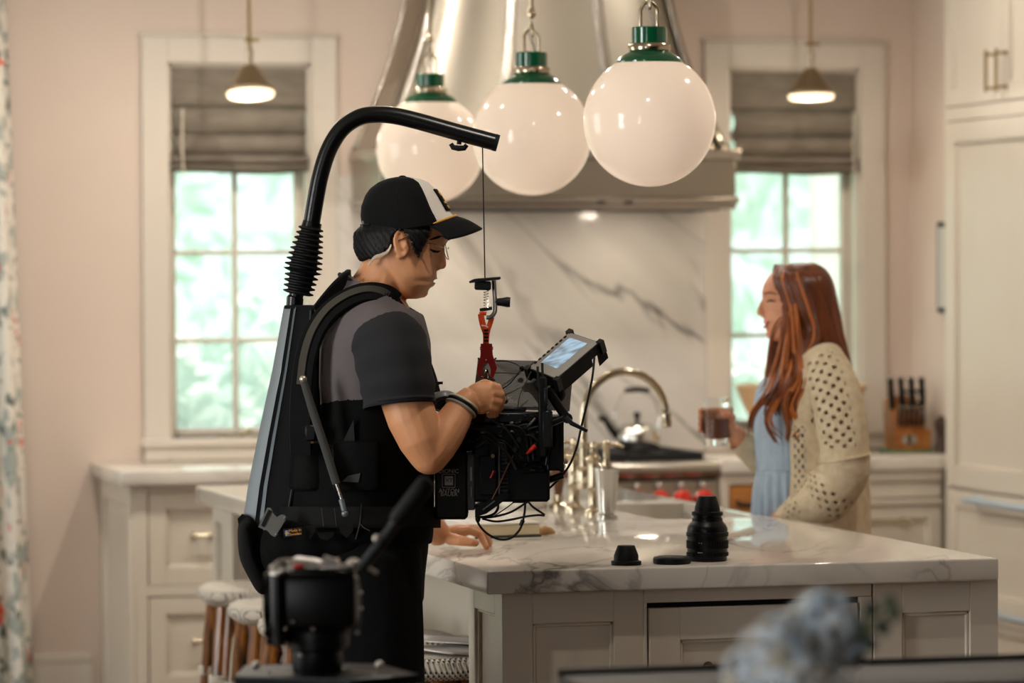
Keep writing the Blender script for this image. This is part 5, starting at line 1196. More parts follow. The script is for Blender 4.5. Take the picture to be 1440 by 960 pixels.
# monitor
BL, BR, TL, TR = Mn(742, 518, -.02), Mn(783, 533.5, -.10), Mn(801, 466.5, .08), Mn(844, 481, 0)
nn = (BR-BL).cross(TL-BL).normalized()
if nn.dot(CF) > 0: nn = -nn
def mq(u, v, h=0): return lerp(lerp(BL, BR, u), lerp(TL, TR, u), v)+nn*h
def quad(u0, u1, v0, v1, h0, h1): return B().loft([[mq(u0, v0, h), mq(u1, v0, h), mq(u1, v1, h), mq(u0, v1, h)] for h in (h0, h1)])
mo = obj('monitor', quad(0, 1, 0, 1, -.022, -.001), M_cam, cam, ang=20, label='tilted black field monitor')
obj('bezel', quad(.02, .97, .02, .98, -.001, .001), mat('monitor_bezel', (150, 146, 138), .35), mo, ang=20)
def scr():
    m = bpy.data.materials.new('monitor_picture'); m.use_nodes = True; nt = m.node_tree; n = nt.nodes; b = n['Principled BSDF']; L = nt.links.new
    tc = n.new('ShaderNodeTexCoord'); mp = n.new('ShaderNodeMapping'); mp.inputs['Rotation'].default_value = (.3, .8, .3); mp.inputs['Scale'].default_value = (8, 30, 30); L(tc.outputs['Object'], mp.inputs[0])
    no = n.new('ShaderNodeTexNoise'); no.inputs['Scale'].default_value = 1.6; L(mp.outputs[0], no.inputs['Vector'])
    r = n.new('ShaderNodeValToRGB'); r.color_ramp.elements[0].position = .38; r.color_ramp.elements[1].position = .62; r.color_ramp.elements[0].color = lin((122, 132, 138)) + (1,); r.color_ramp.elements[1].color = lin((176, 206, 226)) + (1,)
    L(no.outputs[0], r.inputs[0]); b.inputs['Base Color'].default_value = (.02, .02, .02, 1); L(r.outputs[0], b.inputs['Emission Color']); b.inputs['Emission Strength'].default_value = .75; b.inputs['Roughness'].default_value = .2
    return m
obj('screen', quad(.17, .74, .20, .88, .001, .0016), scr(), mo, ang=20)
for i in range(8): obj('button', quad(.035, .075, .13+i*.10, .18+i*.10, .001, .003), M_cam, mo, ang=20)
for u, v in ((0, 0), (1, 0), (0, 1), (1, 1)): obj('corner_guard', quad(u-.07, u+.07, v-.045, v+.045, -.026, .0035), M_cam2, mo, ang=20)
obj('monitor_back', quad(.06, .9, .1, .8, -.045, -.022), M_cam, mo, ang=20)
obj('tail_fin', B().poly([mq(1, .88, -.01), mq(1.04, 1.02, -.002), mq(1.04, 1.05, -.035), mq(1, .86, -.04)], nn*-.01), M_cam, mo)
obj('mount', B().tube([mq(.5, .12, -.03), Mn(775, 560, -.04)], [.016, .012], 12).ell(mq(.75, .05, -.05), .02), M_cam, mo)
# cables
def cable(nm, pts, r_, dy=0.0, n=5, m=None): return obj(nm, B().tube(curve_pts([Mn(*p, dy) if len(p) == 2 else Mn(*p) for p in pts], n), r_, 8), m or M_cable, cam)
cable('cable', [(836, 502), (833, 530), (826, 565), (818, 598), (810, 632), (797, 660), (775, 684), (757, 697), (741, 706), (722, 718), (707, 723.5), (690, 727), (676, 727)], .0026, -.04)
cable('cable', [(739, 703), (737.5, 722), (734, 737), (729, 747), (718, 756.5), (702, 758), (685, 750), (674, 738), (670, 727), (674, 722)], .0027, -.05)
cable('cable', [(742, 704), (750, 713), (766, 724), (757, 724), (740, 726), (718, 730.5), (697, 733), (678, 729)], .0025, -.06)
cable('cable', [(700, 706), (700, 715), (695, 722), (685, 726), (674, 727)], .0030, -.03)
cable('cable', [(725, 704), (712, 714), (703, 720), (694, 726)], .0013, -.04)
cable('cable', [(698, 507.5), (712, 507.5), (725, 511.5), (733, 517)], .0012, .02); cable('cable', [(733, 519), (718, 538), (704, 548)], .0013, -.02)
cable('cable', [(747, 522), (738, 540), (731, 556), (728, 573)], .0011, -.05, m=M_edge)
cable('cable', [(722, 640), (712, 660), (702, 682), (692, 702)], .0014, -.105, m=mat('cable_brown', (88, 48, 28), .5))
cable('cable', [(660, 600), (690, 610), (715, 640), (726, 660)], .0035, -.105); cable('cable', [(690, 590), (712, 604), (730, 630)], .0030, -.108)
for k in range(7):
    x = g2.uniform(655, 750); y = g2.uniform(595, 640); cable('cable', [(x, y), (x+g2.uniform(8, 18), y+g2.uniform(-12, 12)), (x+g2.uniform(20, 34), y+g2.uniform(-6, 30)), (x+g2.uniform(24, 44), y+g2.uniform(20, 50))], g2.uniform(.0018, .0032), -.104-.001*k)
cable('cable', [(670, 630), (690, 618), (712, 622), (735, 645)], .0028, -.10)
obj('cable_joint', B().tube([Mn(735.5, 731, -.05), Mn(732, 739, -.05)], [.0052, .0046], 10), M_cable, cam)
obj('cable_tie', B().ell(Mn(741, 704, -.05), (.007, .007, .005)).ell(Mn(672, 729, -.05), (.006, .006, .009)), M_cable, cam)
obj('ball_joint', B().ell(Mn(734, 518, 0), .0065), M_cam, cam)
# top handle under the hook
obj('top_handle', B().tube(curve_pts([Mn(652, 580, -.02), Mn(660, 560, -.02), Mn(684, 548, -.02), Mn(706, 556, -.02), Mn(712, 576, -.02)], 5), .008, 12), M_cam, cam)
# grey reel behind the wrist
RM = Matrix((R0, UP, -F0)).transposed() @ Euler((.9, .2, 0)).to_matrix()
rl = obj('cable_reel', B().lathe([(.030, -.008), (.032, 0), (.030, .008), (.020, .010), (.014, .006), (.014, -.006), (.020, -.010), (.030, -.008)], Mn(624, 564, .02), 32, RM, cap=False), mat('reel_grey', (132, 134, 134), .35), cam, label='grey ring reel')
obj('hub', B().lathe([(.013, -.008), (.013, .008), (.004, .008), (.004, -.008)], Mn(624, 564, .02), 24, RM), M_black, rl)
obj('bracket', B().tube([Mn(624, 566, .03), Mn(636, 578, .04), Mn(652, 588, .04)], .007, 10), M_cam, rl)
# ------------------------------------------------------------------ woman at the far side of the island
DW = 10.76; PW = DW/FPX
def Wn(px, py, dy=0.0): return P(px, py, DW+dy)
def wrow(rows, y, q, grow=0.0, taper=.25):
    """q=0 points to her back (image right), pi to her face, -pi/2 to the viewer"""
    xf, xb, w = row_at(rows, y)[:3]; c, a = (xf+xb)/2, (xb-xf)/2+grow/PW; cq = math.cos(q)
    return P(c+a*cq, y, DW+(w+grow)*(1-taper*max(0, -cq)**2)*math.sin(q))
M_skw = mat('skin_fair', (220, 156, 120), .48, var=(14, (210, 144, 108)), sss=.12)
M_aub = mat('auburn_hair', (82, 37, 11), .36, var=(26, (122, 60, 20), (1, 1, .18)))
M_aub2 = mat('auburn_hair_light', (188, 106, 42), .38, var=(26, (134, 70, 26), (1, 1, .18)))
M_dress = mat('pale_blue_dress', (170, 186, 200), .85, var=(30, (158, 176, 192)), bump=(200, .5, .002, (1, 1, 5)))
M_knit = mat('cream_knit', (224, 206, 174), .95, var=(40, (208, 188, 154)), bump=(240, .9, .003))
lady = thing('person', 'red-haired person in a pale blue dress and cream cardigan holding a glass', 'person', (3.60, 10.37, 0))
wh = [(372, 1112, 1148, .028), (377, 1094, 1160, .048), (382, 1086, 1165, .056), (390, 1079, 1169, .064), (400, 1073.5, 1172, .069), (411, 1070.8, 1174, .072), (417, 1071.3, 1174, .072), (423, 1074.5, 1174, .071),
      (431, 1074, 1172, .070), (440, 1075, 1168, .068), (447, 1074.5, 1162, .066), (451, 1073.6, 1158, .064), (456, 1076.5, 1152, .061), (460, 1074.6, 1148, .059), (465, 1078, 1142, .054), (471, 1076.8, 1134, .046), (475, 1079, 1126, .036), (479, 1086, 1116, .022)]
b = B(); n = 28
b.loft([[wrow(wh, r_[0], 2*math.pi*j/n) for j in range(n)] for r_ in wh])
b.tube([Wn(1073, 422), Wn(1070, 430), Wn(1068.5, 437), Wn(1069, 441)], [.005, .007, .0085, .008], 10).ell(Wn(1067.6, 440), .0075).ell(Wn(1072, 443, -.009), .007).ell(Wn(1072, 443, .009), .007)
b.tube([Wn(1126, 462), Wn(1130, 485), Wn(1136, 515)], [.050, .047, .055], 16)
bod = [(500, 1108, 1172, .09), (515, 1090, 1182, .145), (545, 1072, 1186, .165), (590, 1068, 1184, .155), (640, 1072, 1176, .135), (670, 1070, 1180, .140), (720, 1066, 1192, .165), (790, 1068, 1196, .17)]
b.loft([[wrow(bod, r_[0], 2*math.pi*j/n, taper=.05) for j in range(n)] for r_ in bod])
def wz(px, z, dy): v = Wn(px, 500, dy); return Vector((v.x, v.y, z))
for dy in (-.08, .08):
    b.tube([wz(1135, .85, dy), wz(1132, .5, dy), wz(1138, .25, dy), wz(1138, .07, dy)], [.08, .058, .05, .035], 12).tube([wz(1146, .04, dy), wz(1110, .035, dy), wz(1082, .022, dy)], [.032, .032, .018], 10)
# near arm with the hand on the worktop edge
b.tube([Wn(1165, 530, -.12), Wn(1178, 590, -.17), Wn(1182, 655, -.185)], [.052, .045, .038], 14).tube([Wn(1182, 655, -.185), Wn(1150, 698, -.16), Wn(1108, 724, -.125)], [.037, .034, .026], 14)
b.ell(Wn(1096, 729, -.115), (.03, .028, .013), HM)
for k, dd_ in enumerate((-.145, -.125, -.105, -.088)): b.tube([Wn(1096, 729, dd_), Wn(1082, 729.5, dd_-.004), Wn(1070-(2 if 0 < k < 3 else 0), 731.5, dd_-.006)], [.011, .0095, .008], 8)
b.tube([Wn(1100, 727, -.14), Wn(1090, 729, -.158), Wn(1082, 731, -.163)], [.011, .0095, .008], 8)
# far arm raised with the glass
b.tube([Wn(1140, 530, .12), Wn(1120, 590, .17), Wn(1092, 650, .18)], [.052, .043, .038], 14).tube([Wn(1092, 650, .18), Wn(1065, 637, .16), Wn(1040, 618, .13), Wn(1030, 606, .12)], [.037, .034, .027, .025], 14)
gc = Wn(1007, 592, .10)
b.ell(Wn(1026, 598, .115), (.018, .026, .034), HM @ Euler((0, -.3, 0)).to_matrix())
for k in range(4):
    y = 577+k*9.5; r0 = .046
    arc = [gc+Vector((0, 0, (592-y)*PW))+(R0*math.cos(t)+F0*math.sin(t))*r0 for t in (.35, .9, 1.5, 2.1, 2.75, 3.25)]
    b.tube([Wn(1026, y+4, .115)]+arc, [.0115, .0105, .010, .0095, .009, .0085, .0075], 10)
b.tube([Wn(1026, 590, .10), gc+R0*.046-F0*.02+UP*.012, gc+R0*.028-F0*.042+UP*.022, gc+R0*.008-F0*.047+UP*.028], [.012, .011, .010, .008], 10)
blob('body', b, M_skw, lady, voxel=.0042, smooth=2)
def wface(y, dy, out=0.0):
    lo, hi = -math.pi, -math.pi/2
    for _ in range(30):
        m_ = (lo+hi)/2; xf, xb, w_ = row_at(wh, y); cq = math.cos(m_); d = w_*(1-.25*max(0, -cq)**2)*math.sin(m_)
        if d < -abs(dy): hi = m_
        else: lo = m_
    q = lo if dy < 0 else -lo
    return wrow(wh, y, q, grow=out)
M_lash = mat('brown_lash', (60, 34, 24), .5)
for s in (-1, 1):
    obj('eyelashes', B().tube([wface(424, s*.048, .002), wface(422.5, s*.040, .004), wface(423, s*.030, .004), wface(424.5, s*.024, .003)], [.001, .0024, .0026, .001], 8), M_lash, lady)
    obj('eyebrow', B().tube([wface(414, s*.054, .002), wface(411, s*.042, .004), wface(412.5, s*.026, .004)], [.001, .0026, .002], 8), M_aub, lady)
obj('lips', B().tube([wface(451.5, -.030, .002), wface(453, -.018, .003), Wn(1074, 452.5, -.006)], [.0015, .0036, .003], 8).tube([wface(452, -.030, .002), wface(459, -.016, .003), Wn(1074.5, 459.5, -.005)], [.0015, .0036, .004], 8), mat('rose_lips', (206, 112, 104), .4), lady)
obj('teeth', B().tube([wface(453, -.026, .002), wface(455.5, -.016, .001), Wn(1076, 455.5, -.004)], [.001, .0026, .002], 8), mat('teeth', (236, 228, 214), .3), lady)
# long wavy hair, strand by strand
hs = random.Random(5)
def strand(b, ctrl, r0, wave, ph, n=7):
    pp = curve_pts(ctrl, n); N_ = len(pp); out, rr = [], []
    for i, p in enumerate(pp):
        t = i/(N_-1); a = wave*max(0, t-.35)/.65
        out.append(p+R0*(a*math.sin(ph+t*11))+F0*(a*.8*math.cos(ph+t*11))); rr.append(r0*(1-.80*t**5)*(.55+.45*min(1, t*8)))
    b.tube(out, rr, 7, flat=.8)
hb = B(); hcap = [(368.5, 1120, 1142, .022), (372, 1104, 1153, .045), (379, 1091, 1163, .064), (388, 1085, 1169, .075), (400, 1087, 1174, .082), (420, 1094, 1178, .086), (445, 1102, 1183, .087), (475, 1108, 1188, .088), (505, 1112, 1192, .088), (530, 1118, 1194, .07), (548, 1126, 1192, .04)]
hb.loft([[wrow(hcap, r_[0], 2*math.pi*j/30, taper=0) for j in range(30)] for r_ in hcap])
hair = blob('hair', hb, M_aub, lady, voxel=.007, smooth=5)
near_, far_, light_ = B(), B(), B()
for k in range(120):
    a = hs.random(); s = -1; tgt = near_ if (a > .5 or hs.random() < .85) else light_
    rx = lerp(1092, 1150, a); top = Wn(rx, 371+6*abs(a-.6)+hs.uniform(0, 2), s*.012)
    m1 = wrow(hcap, 392, math.radians(lerp(-150, -40, a)), grow=.003, taper=0); m2 = wrow(hcap, 430, math.radians(lerp(-152, -30, a)), grow=.004, taper=0)
    m3 = wrow(hcap, 470, math.radians(lerp(-150, -28, a)), grow=.005, taper=0)
    if a < .55:   # falls in front of the shoulder
        f = a/.55; ex = lerp(1082, 1128, f)+hs.uniform(-9, 9); ey = hs.uniform(545, 585)
        strand(tgt, [top, m1, m2, m3, Wn(lerp(1096, 1130, f)+hs.uniform(-4, 4), 515, -.135), Wn(lerp(1088, 1128, f)+hs.uniform(-7, 7), 552, -.182), Wn(ex, ey, -.172+hs.uniform(-.008, .008))], hs.uniform(.006, .010), hs.uniform(.012, .024), hs.uniform(-.7, .7)+f*2.2)
    else:         # falls behind the shoulder
        f = (a-.55)/.45; e = wrow(hcap, 520, math.radians(lerp(-70, -5, f)), grow=.006, taper=0); e2 = Wn(lerp(1165, 1199, f)+hs.uniform(-3, 3), hs.uniform(538, 560), lerp(-.05, .03, f))
        strand(tgt, [top, m1, m2, m3, e, e2], hs.uniform(.006, .010), hs.uniform(.002, .006), hs.uniform(0, 6))
for k in range(34):   # far side and locks blowing in front of the chest
    a = hs.random(); top = Wn(lerp(1090, 1145, a), 372+5*a, .012)
    m1 = wrow(hcap, 392, math.radians(lerp(152, 60, a)), grow=.003, taper=0); m2 = wrow(hcap, 430, math.radians(lerp(158, 60, a)), grow=.003, taper=0)
    strand(far_, [top, m1, m2, Wn(lerp(1088, 1150, a), 480, .06), Wn(lerp(1076, 1150, a)+hs.uniform(-6, 6), 530, .05), Wn(lerp(1070, 1150, a)+hs.uniform(-8, 8), hs.uniform(560, 590), .03)], hs.uniform(.005, .009), hs.uniform(.006, .013), hs.uniform(0, 6))
clus = (([(1103, 462, -.09), (1094, 512, -.12), (1080, 548, -.165), (1060, 578, -.168), (1062, 614, -.150)], 7, .010), ([(1108, 470, -.10), (1101, 525, -.16), (1094, 556, -.185), (1084, 588, -.186), (1098, 624, -.176)], 8, .013),
        ([(1116, 475, -.11), (1118, 528, -.17), (1106, 562, -.190), (1113, 598, -.188), (1102, 626, -.180)], 8, .014), ([(1125, 485, -.12), (1129, 535, -.175), (1120, 570, -.190), (1125, 598, -.188), (1113, 620, -.182)], 7, .013), ([(1092, 455, -.075), (1082, 500, -.09), (1076, 535, -.10), (1068, 556, -.10)], 3, .006))
for ci, (ctrl, cnt, wv_) in enumerate(clus):
    for k in range(cnt):
        jx = hs.uniform(-5, 5); strand(light_ if k % 3 else near_, [wrow(hcap, 385, math.radians(-140+12*ci), grow=.002, taper=0), wrow(hcap, 425, math.radians(-146+10*ci), grow=.003, taper=0)] + [Wn(x+jx*(.5+.15*i), y+hs.uniform(-3, 3)-(hs.uniform(0, 14) if i == len(ctrl)-1 else 0), d+hs.uniform(-.006, .006)) for i, (x, y, d) in enumerate(ctrl)], hs.uniform(.005, .0085) if cnt > 3 else .003, wv_, ci*1.3+hs.uniform(-.25, .25), 9)
for bb_, m_ in ((near_, M_aub), (light_, M_aub2), (far_, M_aub)): f = obj('lock_of_hair', bb_, m_, hair, ang=180); f['kind'] = 'stuff'
# dress: ribbed bodice and pleated skirt
dr = [(528, 1078, 1184, .160), (545, 1066, 1188, .172), (575, 1061, 1188, .172), (600, 1061, 1187, .165), (640, 1065, 1182, .150), (662, 1066, 1182, .148)]
def dfn(u, v): y = lerp(530, 664, v); return wrow(dr, y, 2*math.pi*u, grow=.004+.0012*math.sin(u*260), taper=.08)
dress = obj('dress', B().grid(dfn, 130, 30, wrap=True), M_dress, lady, ang=180, label='pale blue dress bodice')
sk = [(660, 1066, 1182, .150), (690, 1063, 1188, .160), (730, 1064, 1196, .165), (900, 1072, 1215, .17), (1010, 1074, 1222, .175)]
def sfn(u, v): y = lerp(661, 1010, v); return wrow(sk, y, 2*math.pi*u, grow=.004+.011*min(1, v*6)*math.sin(u*2*math.pi*26+math.sin(v*4)), taper=.05)
obj('pleated_skirt', B().grid(sfn, 260, 40, wrap=True), M_dress, dress, ang=180, solid=.003)
# open-work cardigan
cd_ = [(500, 1118, 1176, .090), (508, 1104, 1186, .135), (520, 1094, 1195, .165), (545, 1084, 1205, .188), (580, 1078, 1211, .192), (620, 1075, 1214, .185), (660, 1076, 1215, .178), (700, 1072, 1217, .188), (760, 1070, 1219, .200), (860, 1070, 1221, .21)]
def lace(u, v, nu, nv): i, j = u*nu, v*nv; fi, fj = i % 1, j % 1; return (int(i)+int(j)) % 2 == 0 and .12 < fi < .88 and .12 < fj < .88
def cfn(u, v): q = math.radians(lerp(-116, 116, u)); y = lerp(501, 860, v); return wrow(cd_, y, q, grow=.008+.004*math.sin(u*23+v*5)*min(1, v*3), taper=.02)
def ckeep(u, v):
    y = lerp(501, 860, v); band_ = (.30 < u < .385 and 515 < y < 640) or (.10 < u < .17 and 520 < y < 600) or (.62 < u < .70) or (.02 < u < .07 and 600 < y < 720)
    return not (band_ and lace(u, v, 62, 50))
cg = obj('cardigan', B().grid(cfn, 312, 248, keep=ckeep), M_knit, lady, ang=180, solid=.004, label='cream open-work cardigan')
pl = curve_pts([Wn(1152, 512, -.095), Wn(1168, 540, -.150), Wn(1180, 585, -.185), Wn(1187, 635, -.195), Wn(1180, 675, -.192), Wn(1155, 703, -.170), Wn(1120, 722, -.140), Wn(1094, 728, -.122)], 10)
def sleeve(pl, rad, keep, nm):
    N_ = len(pl); fr = []
    u0 = F0.copy()
    for i, p in enumerate(pl):
        t = (pl[min(i+1, N_-1)]-pl[max(i-1, 0)]).normalized(); u0 = (u0-t*u0.dot(t)).normalized(); fr.append((p, u0.copy(), t.cross(u0)))
    def fn(u, v):
        k = v*(N_-1); i = min(int(k), N_-2); f = k-i; p = lerp(fr[i][0], fr[i+1][0], f); a = lerp(fr[i][1], fr[i+1][1], f); c = lerp(fr[i][2], fr[i+1][2], f); q = 2*math.pi*u
        r_ = rad(v)*(1+.035*math.sin(q*3+v*9)+.05*math.sin(v*26+q)*(1 if v > .5 else .25)); return p+(a*math.cos(q)+c*math.sin(q))*r_
    return obj(nm, B().grid(fn, 120, 240, keep=keep, wrap=True), M_knit, cg, ang=180, solid=.004)
def rnear(v): return .074 if v < .1 else (lerp(.074, .066, (v-.1)/.35) if v < .45 else (lerp(.068, .074, (v-.45)/.2) if v < .65 else lerp(.074, .030, ((v-.65)/.35)**1.1)))
def knear(u, v): return not (((.40 < u < .62 and .06 < v < .42) or (.66 < u < .76 and .08 < v < .30) or (.30 < u < .72 and .60 < v < .70) or (.45 < u < .65 and .80 < v < .9)) and lace(u, v, 24, 48))
sleeve(pl, rnear, knear, 'sleeve')
pf = curve_pts([Wn(1140, 515, .10), Wn(1126, 580, .165), Wn(1098, 645, .185), Wn(1068, 640, .165), Wn(1038, 617, .13)], 12)
sleeve(pf, lambda v: lerp(.07, .060, v/.5) if v < .5 else lerp(.060, .034, (v-.5)/.5), lambda u, v: True, 'sleeve')
obj('cuff_seam', B().tube([pl[32]+(F0*math.cos(t)*.074+UP*math.sin(t)*.012+R0*.071*math.sin(t)) for t in (2*math.pi*i/30 for i in range(30))], .004, 8, closed=True), M_knit, cg, ang=180)
for dy in (-.08, .08): obj('shoe', B().tube([wz(1150, .035, dy), wz(1130, .045, dy), wz(1105, .04, dy), wz(1078, .026, dy)], [.03, .04, .036, .02], 12), mat('tan_shoe', (170, 130, 96), .6), lady)
# glass of drink
gl_ = thing('drinking_glass', 'clear tumbler with a rosy brown drink held in a hand', 'glass', gc-UP*.066)
M_tumb = mat('tumbler_glass', (250, 252, 252), .02, trans=1.0, ior=1.3)
gz0 = Wn(1007, 626, .10).z-gc.z; gz1 = Wn(1007, 558.5, .10).z-gc.z
obj('tumbler', B().lathe([(.032, gz0), (.0335, gz0+.002), (.0405, gz1), (.0390, gz1), (.0325, gz0+.020), (.001, gz0+.018)], gc, 36), M_tumb, gl_)
l0, l1 = gz0+.0205, Wn(1007, 588, .10).z-gc.z
obj('drink', B().lathe([(.0318, l0), (.0352, l1), (.001, l1)], gc, 32), mat('rosy_drink', (166, 104, 84), .15, trans=.35, ior=1.33), gl_)
# ------------------------------------------------------------------ fluid head on its pedestal, close to the viewer
DT = 6.30; PT = DT/FPX
def Tn(px, py, dy=0.0): return P(px, py, DT+dy)
M_fh = mat('head_black', (8, 8, 9), .38, .15, spec=.4, bump=(150, .1, .001)); M_fhm = mat('head_pale_metal', (196, 188, 178), .3, .9); M_fhe = mat('head_edge', (86, 92, 96), .3, .7)
th = thing('tripod_head', 'black fluid tripod head with a raised pan handle close to the viewer', 'tripod head', Tn(445, 945, 0))
def tbox(nm, x0, x1, y0, y1, d0, d1, m, bev=.003, parent=None):
    return obj(nm, B().box((Tn(x0, y0, d0)+Tn(x1, y1, d1))/2, (abs(x1-x0)*PT, abs(d1-d0), abs(y1-y0)*PT), HM, bev, 2), m, parent or th)
tc_ = Tn(446, 905, 0)
bodyh = tbox('head_body', 396, 503, 806, 880, -.055, .055, M_fh, .012)
obj('tilt_drum', B().cyl(Tn(378, 842, 0), Tn(398, 842, 0), .052, n=36).cyl(Tn(372, 842, 0), Tn(379, 842, 0), .044, n=36), M_fh, th)
obj('side_cylinder', B().tube([Tn(390, 805, -.058), Tn(390, 812, -.058), Tn(391, 880, -.058), Tn(393, 908, -.058)], [.010, .0115, .0115, .009], 18), M_fh, th)
obj('cylinder_cap', B().tube([Tn(390, 803, -.058), Tn(390, 808, -.058)], [.0125, .0125], 18), M_fhm, th)
obj('pan_drum', B().lathe([(.052, 0), (.053, .01), (.053, .026), (.045, .034), (.042, .05)], Tn(446, 908, 0), 40), M_fh, th)
obj('bowl', B().lathe([(.040, -.0380), (.042, -.035), (.042, -.006), (.047, 0), (.047, .008)], Tn(446, 910, 0), 40), M_fh, th)
obj('yoke_arm', B().tube(curve_pts([Tn(490, 812, -.045), Tn(504, 818, -.045), Tn(507, 850, -.045), Tn(505, 880, -.045), Tn(498, 889, -.045), Tn(482, 889, -.045)], 6), .0015, 8), M_fhe, th)
for x, y in ((507, 833), (507.5, 855), (502.5, 889), (440, 884), (412, 874), (423, 921)): obj('screw', B().ell(Tn(x, y, -.060 if x < 480 else -.049), .0034), M_fhm, th)
obj('lower_lobe', B().box(Tn(387, 893, -.02), (.028, .06, .028), HM, .006, 2), M_fh, th)
tp = tbox('top_plate', 386, 500, 799, 808, -.05, .05, M_fh, .004)
obj('sliding_plate', B().tube(curve_pts([Tn(384, 797, -.05), Tn(392, 789, -.045), Tn(405, 787, -.04), Tn(425, 790, -.04), Tn(446, 791, -.04)], 5), [.004]*21, 8, flat=.7), M_fhm, tp)
obj('plate_body', B().poly([Tn(402, 792, -.05), Tn(415, 786, -.05), Tn(440, 789, -.05), Tn(452, 792, -.05), Tn(473, 788, -.05), Tn(476, 795, -.05), Tn(440, 798, -.05), Tn(410, 798, -.05)], F0*.07), M_fhm, tp, ang=30)
obj('plate_lever', B().poly([Tn(452, 790, -.052), Tn(456, 781, -.052), Tn(474, 788, -.052), Tn(470, 793, -.052)], F0*.02), M_fhm, tp)
obj('red_button', B().ell(Tn(420, 796, -.054), (.010, .006, .0045), HM), M_red, tp)
obj('hinge', B().tube([Tn(383, 800, -.05), Tn(392, 792, -.05), Tn(402, 800, -.05)], .0036, 8).ell(Tn(398, 804, -.056), .006).ell(Tn(383, 797, -.052), .004), M_fhm, tp)
obj('rosette', B().ell(Tn(497, 793, -.03), (.012, .014, .010), HM).tube([Tn(476, 797, -.03), Tn(492, 796, -.03)], [.005, .006], 10), M_fhm, th)
ph = obj('pan_handle', B().tube([Tn(506, 801, -.04), Tn(540, 758, -.04), Tn(562, 728, -.04)], [.0085, .0090, .0095], 16), mat('handle_tube', (16, 17, 18), .35, .3), th)
obj('grip', B().tube([Tn(556, 735, -.04), Tn(560, 730, -.04), Tn(592, 690, -.04), Tn(600, 680, -.04), Tn(604, 675.5, -.04)], [.0135, .0155, .0165, .0160, .0105], 20), M_rub, ph)
obj('handle_highlight', B().tube([Tn(503, 797, -.048), Tn(536, 755, -.048), Tn(555, 730, -.048)], .0022, 8), M_fhe, ph)  # pale strip drawn as the highlight along the handle tube
obj('clamp_knob', B().ell(Tn(530, 757, -.052), .0068), M_fhm, ph)
obj('wing_screw', B().tube([Tn(518, 798, -.05), Tn(531, 806, -.05)], [.0036, .003], 8), M_fhm, ph)
obj('drag_knob', B().cyl(Tn(382, 884, -.05), Tn(372, 884, -.05), .014, n=20), M_fh, th)
# pedestal plate and column under the head
zt = Tn(446, 943, 0).z
pd = thing('camera_pedestal', 'flat black equipment plate on a column carrying the fluid head', 'pedestal', (tc_.x, tc_.y, 0))
def pl_(dx, dy, z=0): return Vector((tc_.x, tc_.y, zt+z))+R0*dx+F0*dy
b = B().poly([pl_(-.130, -.09), pl_(.06, -.15), pl_(.165, -.06), pl_(.10, .10), pl_(.03, .13), pl_(-.125, .09)], UP*-.018)
plate = obj('plate', b, M_fh, pd, ang=30)
obj('plate_edge', B().tube([pl_(-.130, -.09), pl_(.06, -.15), pl_(.165, -.06)], .0018, 6), M_fhe, plate)
for c0, c1 in ((pl_(-.075, -.035, .001), pl_(-.04, -.055, .001)), (pl_(.055, -.02, .001), pl_(.09, -.04, .001))):
    obj('slot', B().tube([c0, c1], .010, 12, flat=.12), M_iron, plate); obj('slot_rim', B().tube([c0+R0*.004-F0*.012, c1+R0*.006-F0*.012], .0025, 8), M_fhm, plate)
obj('side_bar', B().box(pl_(-.145, -.10, -.022), (.05, .16, .012), HM, .002), M_fhe, pd)
obj('side_bar', B().box(pl_(.155, -.10, -.020), (.04, .05, .010), HM, .002), M_fhe, pd)
for dx, dy in ((.045, -.005), (-.105, .06), (.10, .05)): obj('knob', B().ell(pl_(dx, dy, .005), (.007, .007, .006)), M_fhm, pd)
obj('column', B().cyl((tc_.x, tc_.y, .12), (tc_.x, tc_.y, zt-.018), .045, n=24), M_fh, pd)
for k in range(3):
    q = 2*math.pi*k/3+.4; obj('leg', B().tube([(tc_.x, tc_.y, .30), (tc_.x+.34*math.cos(q), tc_.y+.34*math.sin(q), .03)], .018, 12), M_fh, pd)
    obj('foot', B().ell((tc_.x+.34*math.cos(q), tc_.y+.34*math.sin(q), .022), (.03, .03, .022)), M_rub, pd)
# ------------------------------------------------------------------ dark console and flowers close to the viewer
M_dark = mat('dark_wood', (44, 35, 25), .5, var=(6, (30, 24, 17), (1, 6, 1)))
c0 = P(1440, 926, 6.1)
zc = c0.z; yc = c0.y; x0 = P(735, 958, 6.1).x; x1 = c0.x+.30
o = thing('console_table', 'dark wood console edge crossing the bottom of the view', 'table', ((x0+x1)/2, yc-.15, 0))
obj('top', B().span((x0, yc-.30, zc-.022), (x1, yc, zc), .006, 2), M_dark, o)
obj('raised_rim', B().tube([(x0, yc-.004, zc+.001), (x1, yc-.004, zc+.001)], .008, 12), M_dark, o)
obj('apron', B().span((x0+.05, yc-.27, zc-.12), (x1-.05, yc-.03, zc-.022), .003), M_dark, o)
for x in (x0+.07, x1-.07):
    for y in (yc-.25, yc-.05): obj('leg', B().tube([(x, y, 0), (x, y, zc-.1)], [.018, .026], 12), M_dark, o)
DF = 4.6; fc = P(1128, 975, DF); zv = .74
o = thing('side_table', 'round dark side table under the flower vase', 'table', (fc.x, fc.y, 0))
obj('top', B().lathe([(.22, zv-.025), (.23, zv-.02), (.23, zv-.004), (.225, zv), (.001, zv)], (fc.x, fc.y, 0), 40), M_dark, o)
obj('stem', B().lathe([(.16, 0), (.16, .015), (.04, .05), (.025, .2), (.03, .5), (.06, zv-.026)], (fc.x, fc.y, 0), 28), M_dark, o)
zz = fc.z
o = thing('flower_vase', 'vase of pale blue hydrangea flowers with small dark buds', 'flowers', (fc.x, fc.y, zv))
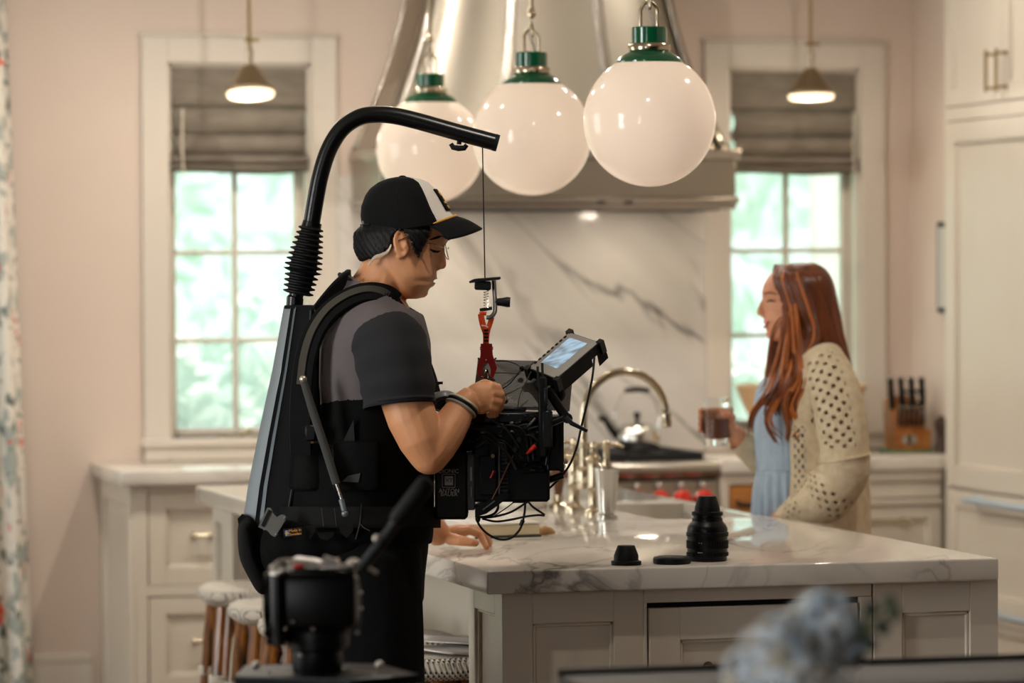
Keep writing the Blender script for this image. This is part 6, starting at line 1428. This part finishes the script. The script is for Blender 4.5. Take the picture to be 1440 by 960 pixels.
obj('vase', B().lathe([(.04, zv), (.045, zv+.01), (.075, zv+.10), (.07, zv+.19), (.045, zv+.25), (.05, zv+.27), (.044, zv+.27), (.06, zv+.15), (.001, zv+.02)], (fc.x, fc.y, 0), 32), M_fire, o)
M_hyd = mat('hydrangea_petal', (218, 230, 242), .7, var=(30, (236, 236, 234)), transl=.25); M_hyd2 = mat('hydrangea_cream', (214, 202, 182), .7, transl=.25)
M_stemg = mat('flower_stem', (70, 84, 56), .7); M_bud = mat('dark_bud', (32, 44, 36), .6)
hg = random.Random(21)
for px, py, r_ in ((1092, 912, .042), (1150, 925, .046), (1060, 950, .040), (1118, 958, .050), (1170, 870, .034), (1190, 905, .030), (1150, 858, .026), (1120, 885, .026)):
    c = P(px, py, DF+hg.uniform(-.04, .04)); hd = B(); hc = B()
    for k in range(int(1500*r_)):
        d = Vector((hg.gauss(0, 1), hg.gauss(0, 1), hg.gauss(0, 1))).normalized(); p = c+d*r_*hg.uniform(.8, 1.05); u_ = d.orthogonal().normalized(); v_ = d.cross(u_); a0 = hg.uniform(0, 1.5); tb = hd if hg.random() < .8 else hc
        for j in range(4):
            q = a0+j*math.pi/2; t_ = u_*math.cos(q)+v_*math.sin(q); w_ = d.cross(t_); s_ = .0085
            tb._add([p, p+t_*s_*.7+w_*s_*.6+d*.001, p+t_*s_*1.5+d*.002, p+t_*s_*.7-w_*s_*.6+d*.001], [(0, 1, 2, 3)])
    f = obj('flower_head', hd, M_hyd, o, smooth=False, recalc=False); g = obj('petals', hc, M_hyd2, f, smooth=False, recalc=False); g['kind'] = 'stuff'
    obj('stem', B().tube(curve_pts([c, lerp(c, Vector((fc.x, fc.y, zv+.25)), .6)+UP*.01, Vector((fc.x, fc.y, zv+.05))], 5), .003, 6), M_stemg, f)
for px, py in ((1224, 855), (1243, 883), (1251, 846), (1225, 905), (1258, 862), (1205, 925)):
    c = P(px, py, DF); r0 = P(1190, 915, DF)
    f = obj('sprig', B().tube(curve_pts([r0, lerp(r0, c, .5)+UP*.006, c], 5), .0022, 6), M_stemg, o); obj('bud', B().ell(c, (.0075, .0075, .0095)), M_bud if px not in (1251, 1258) else M_stemg, f)
bpy.context.view_layer.update()
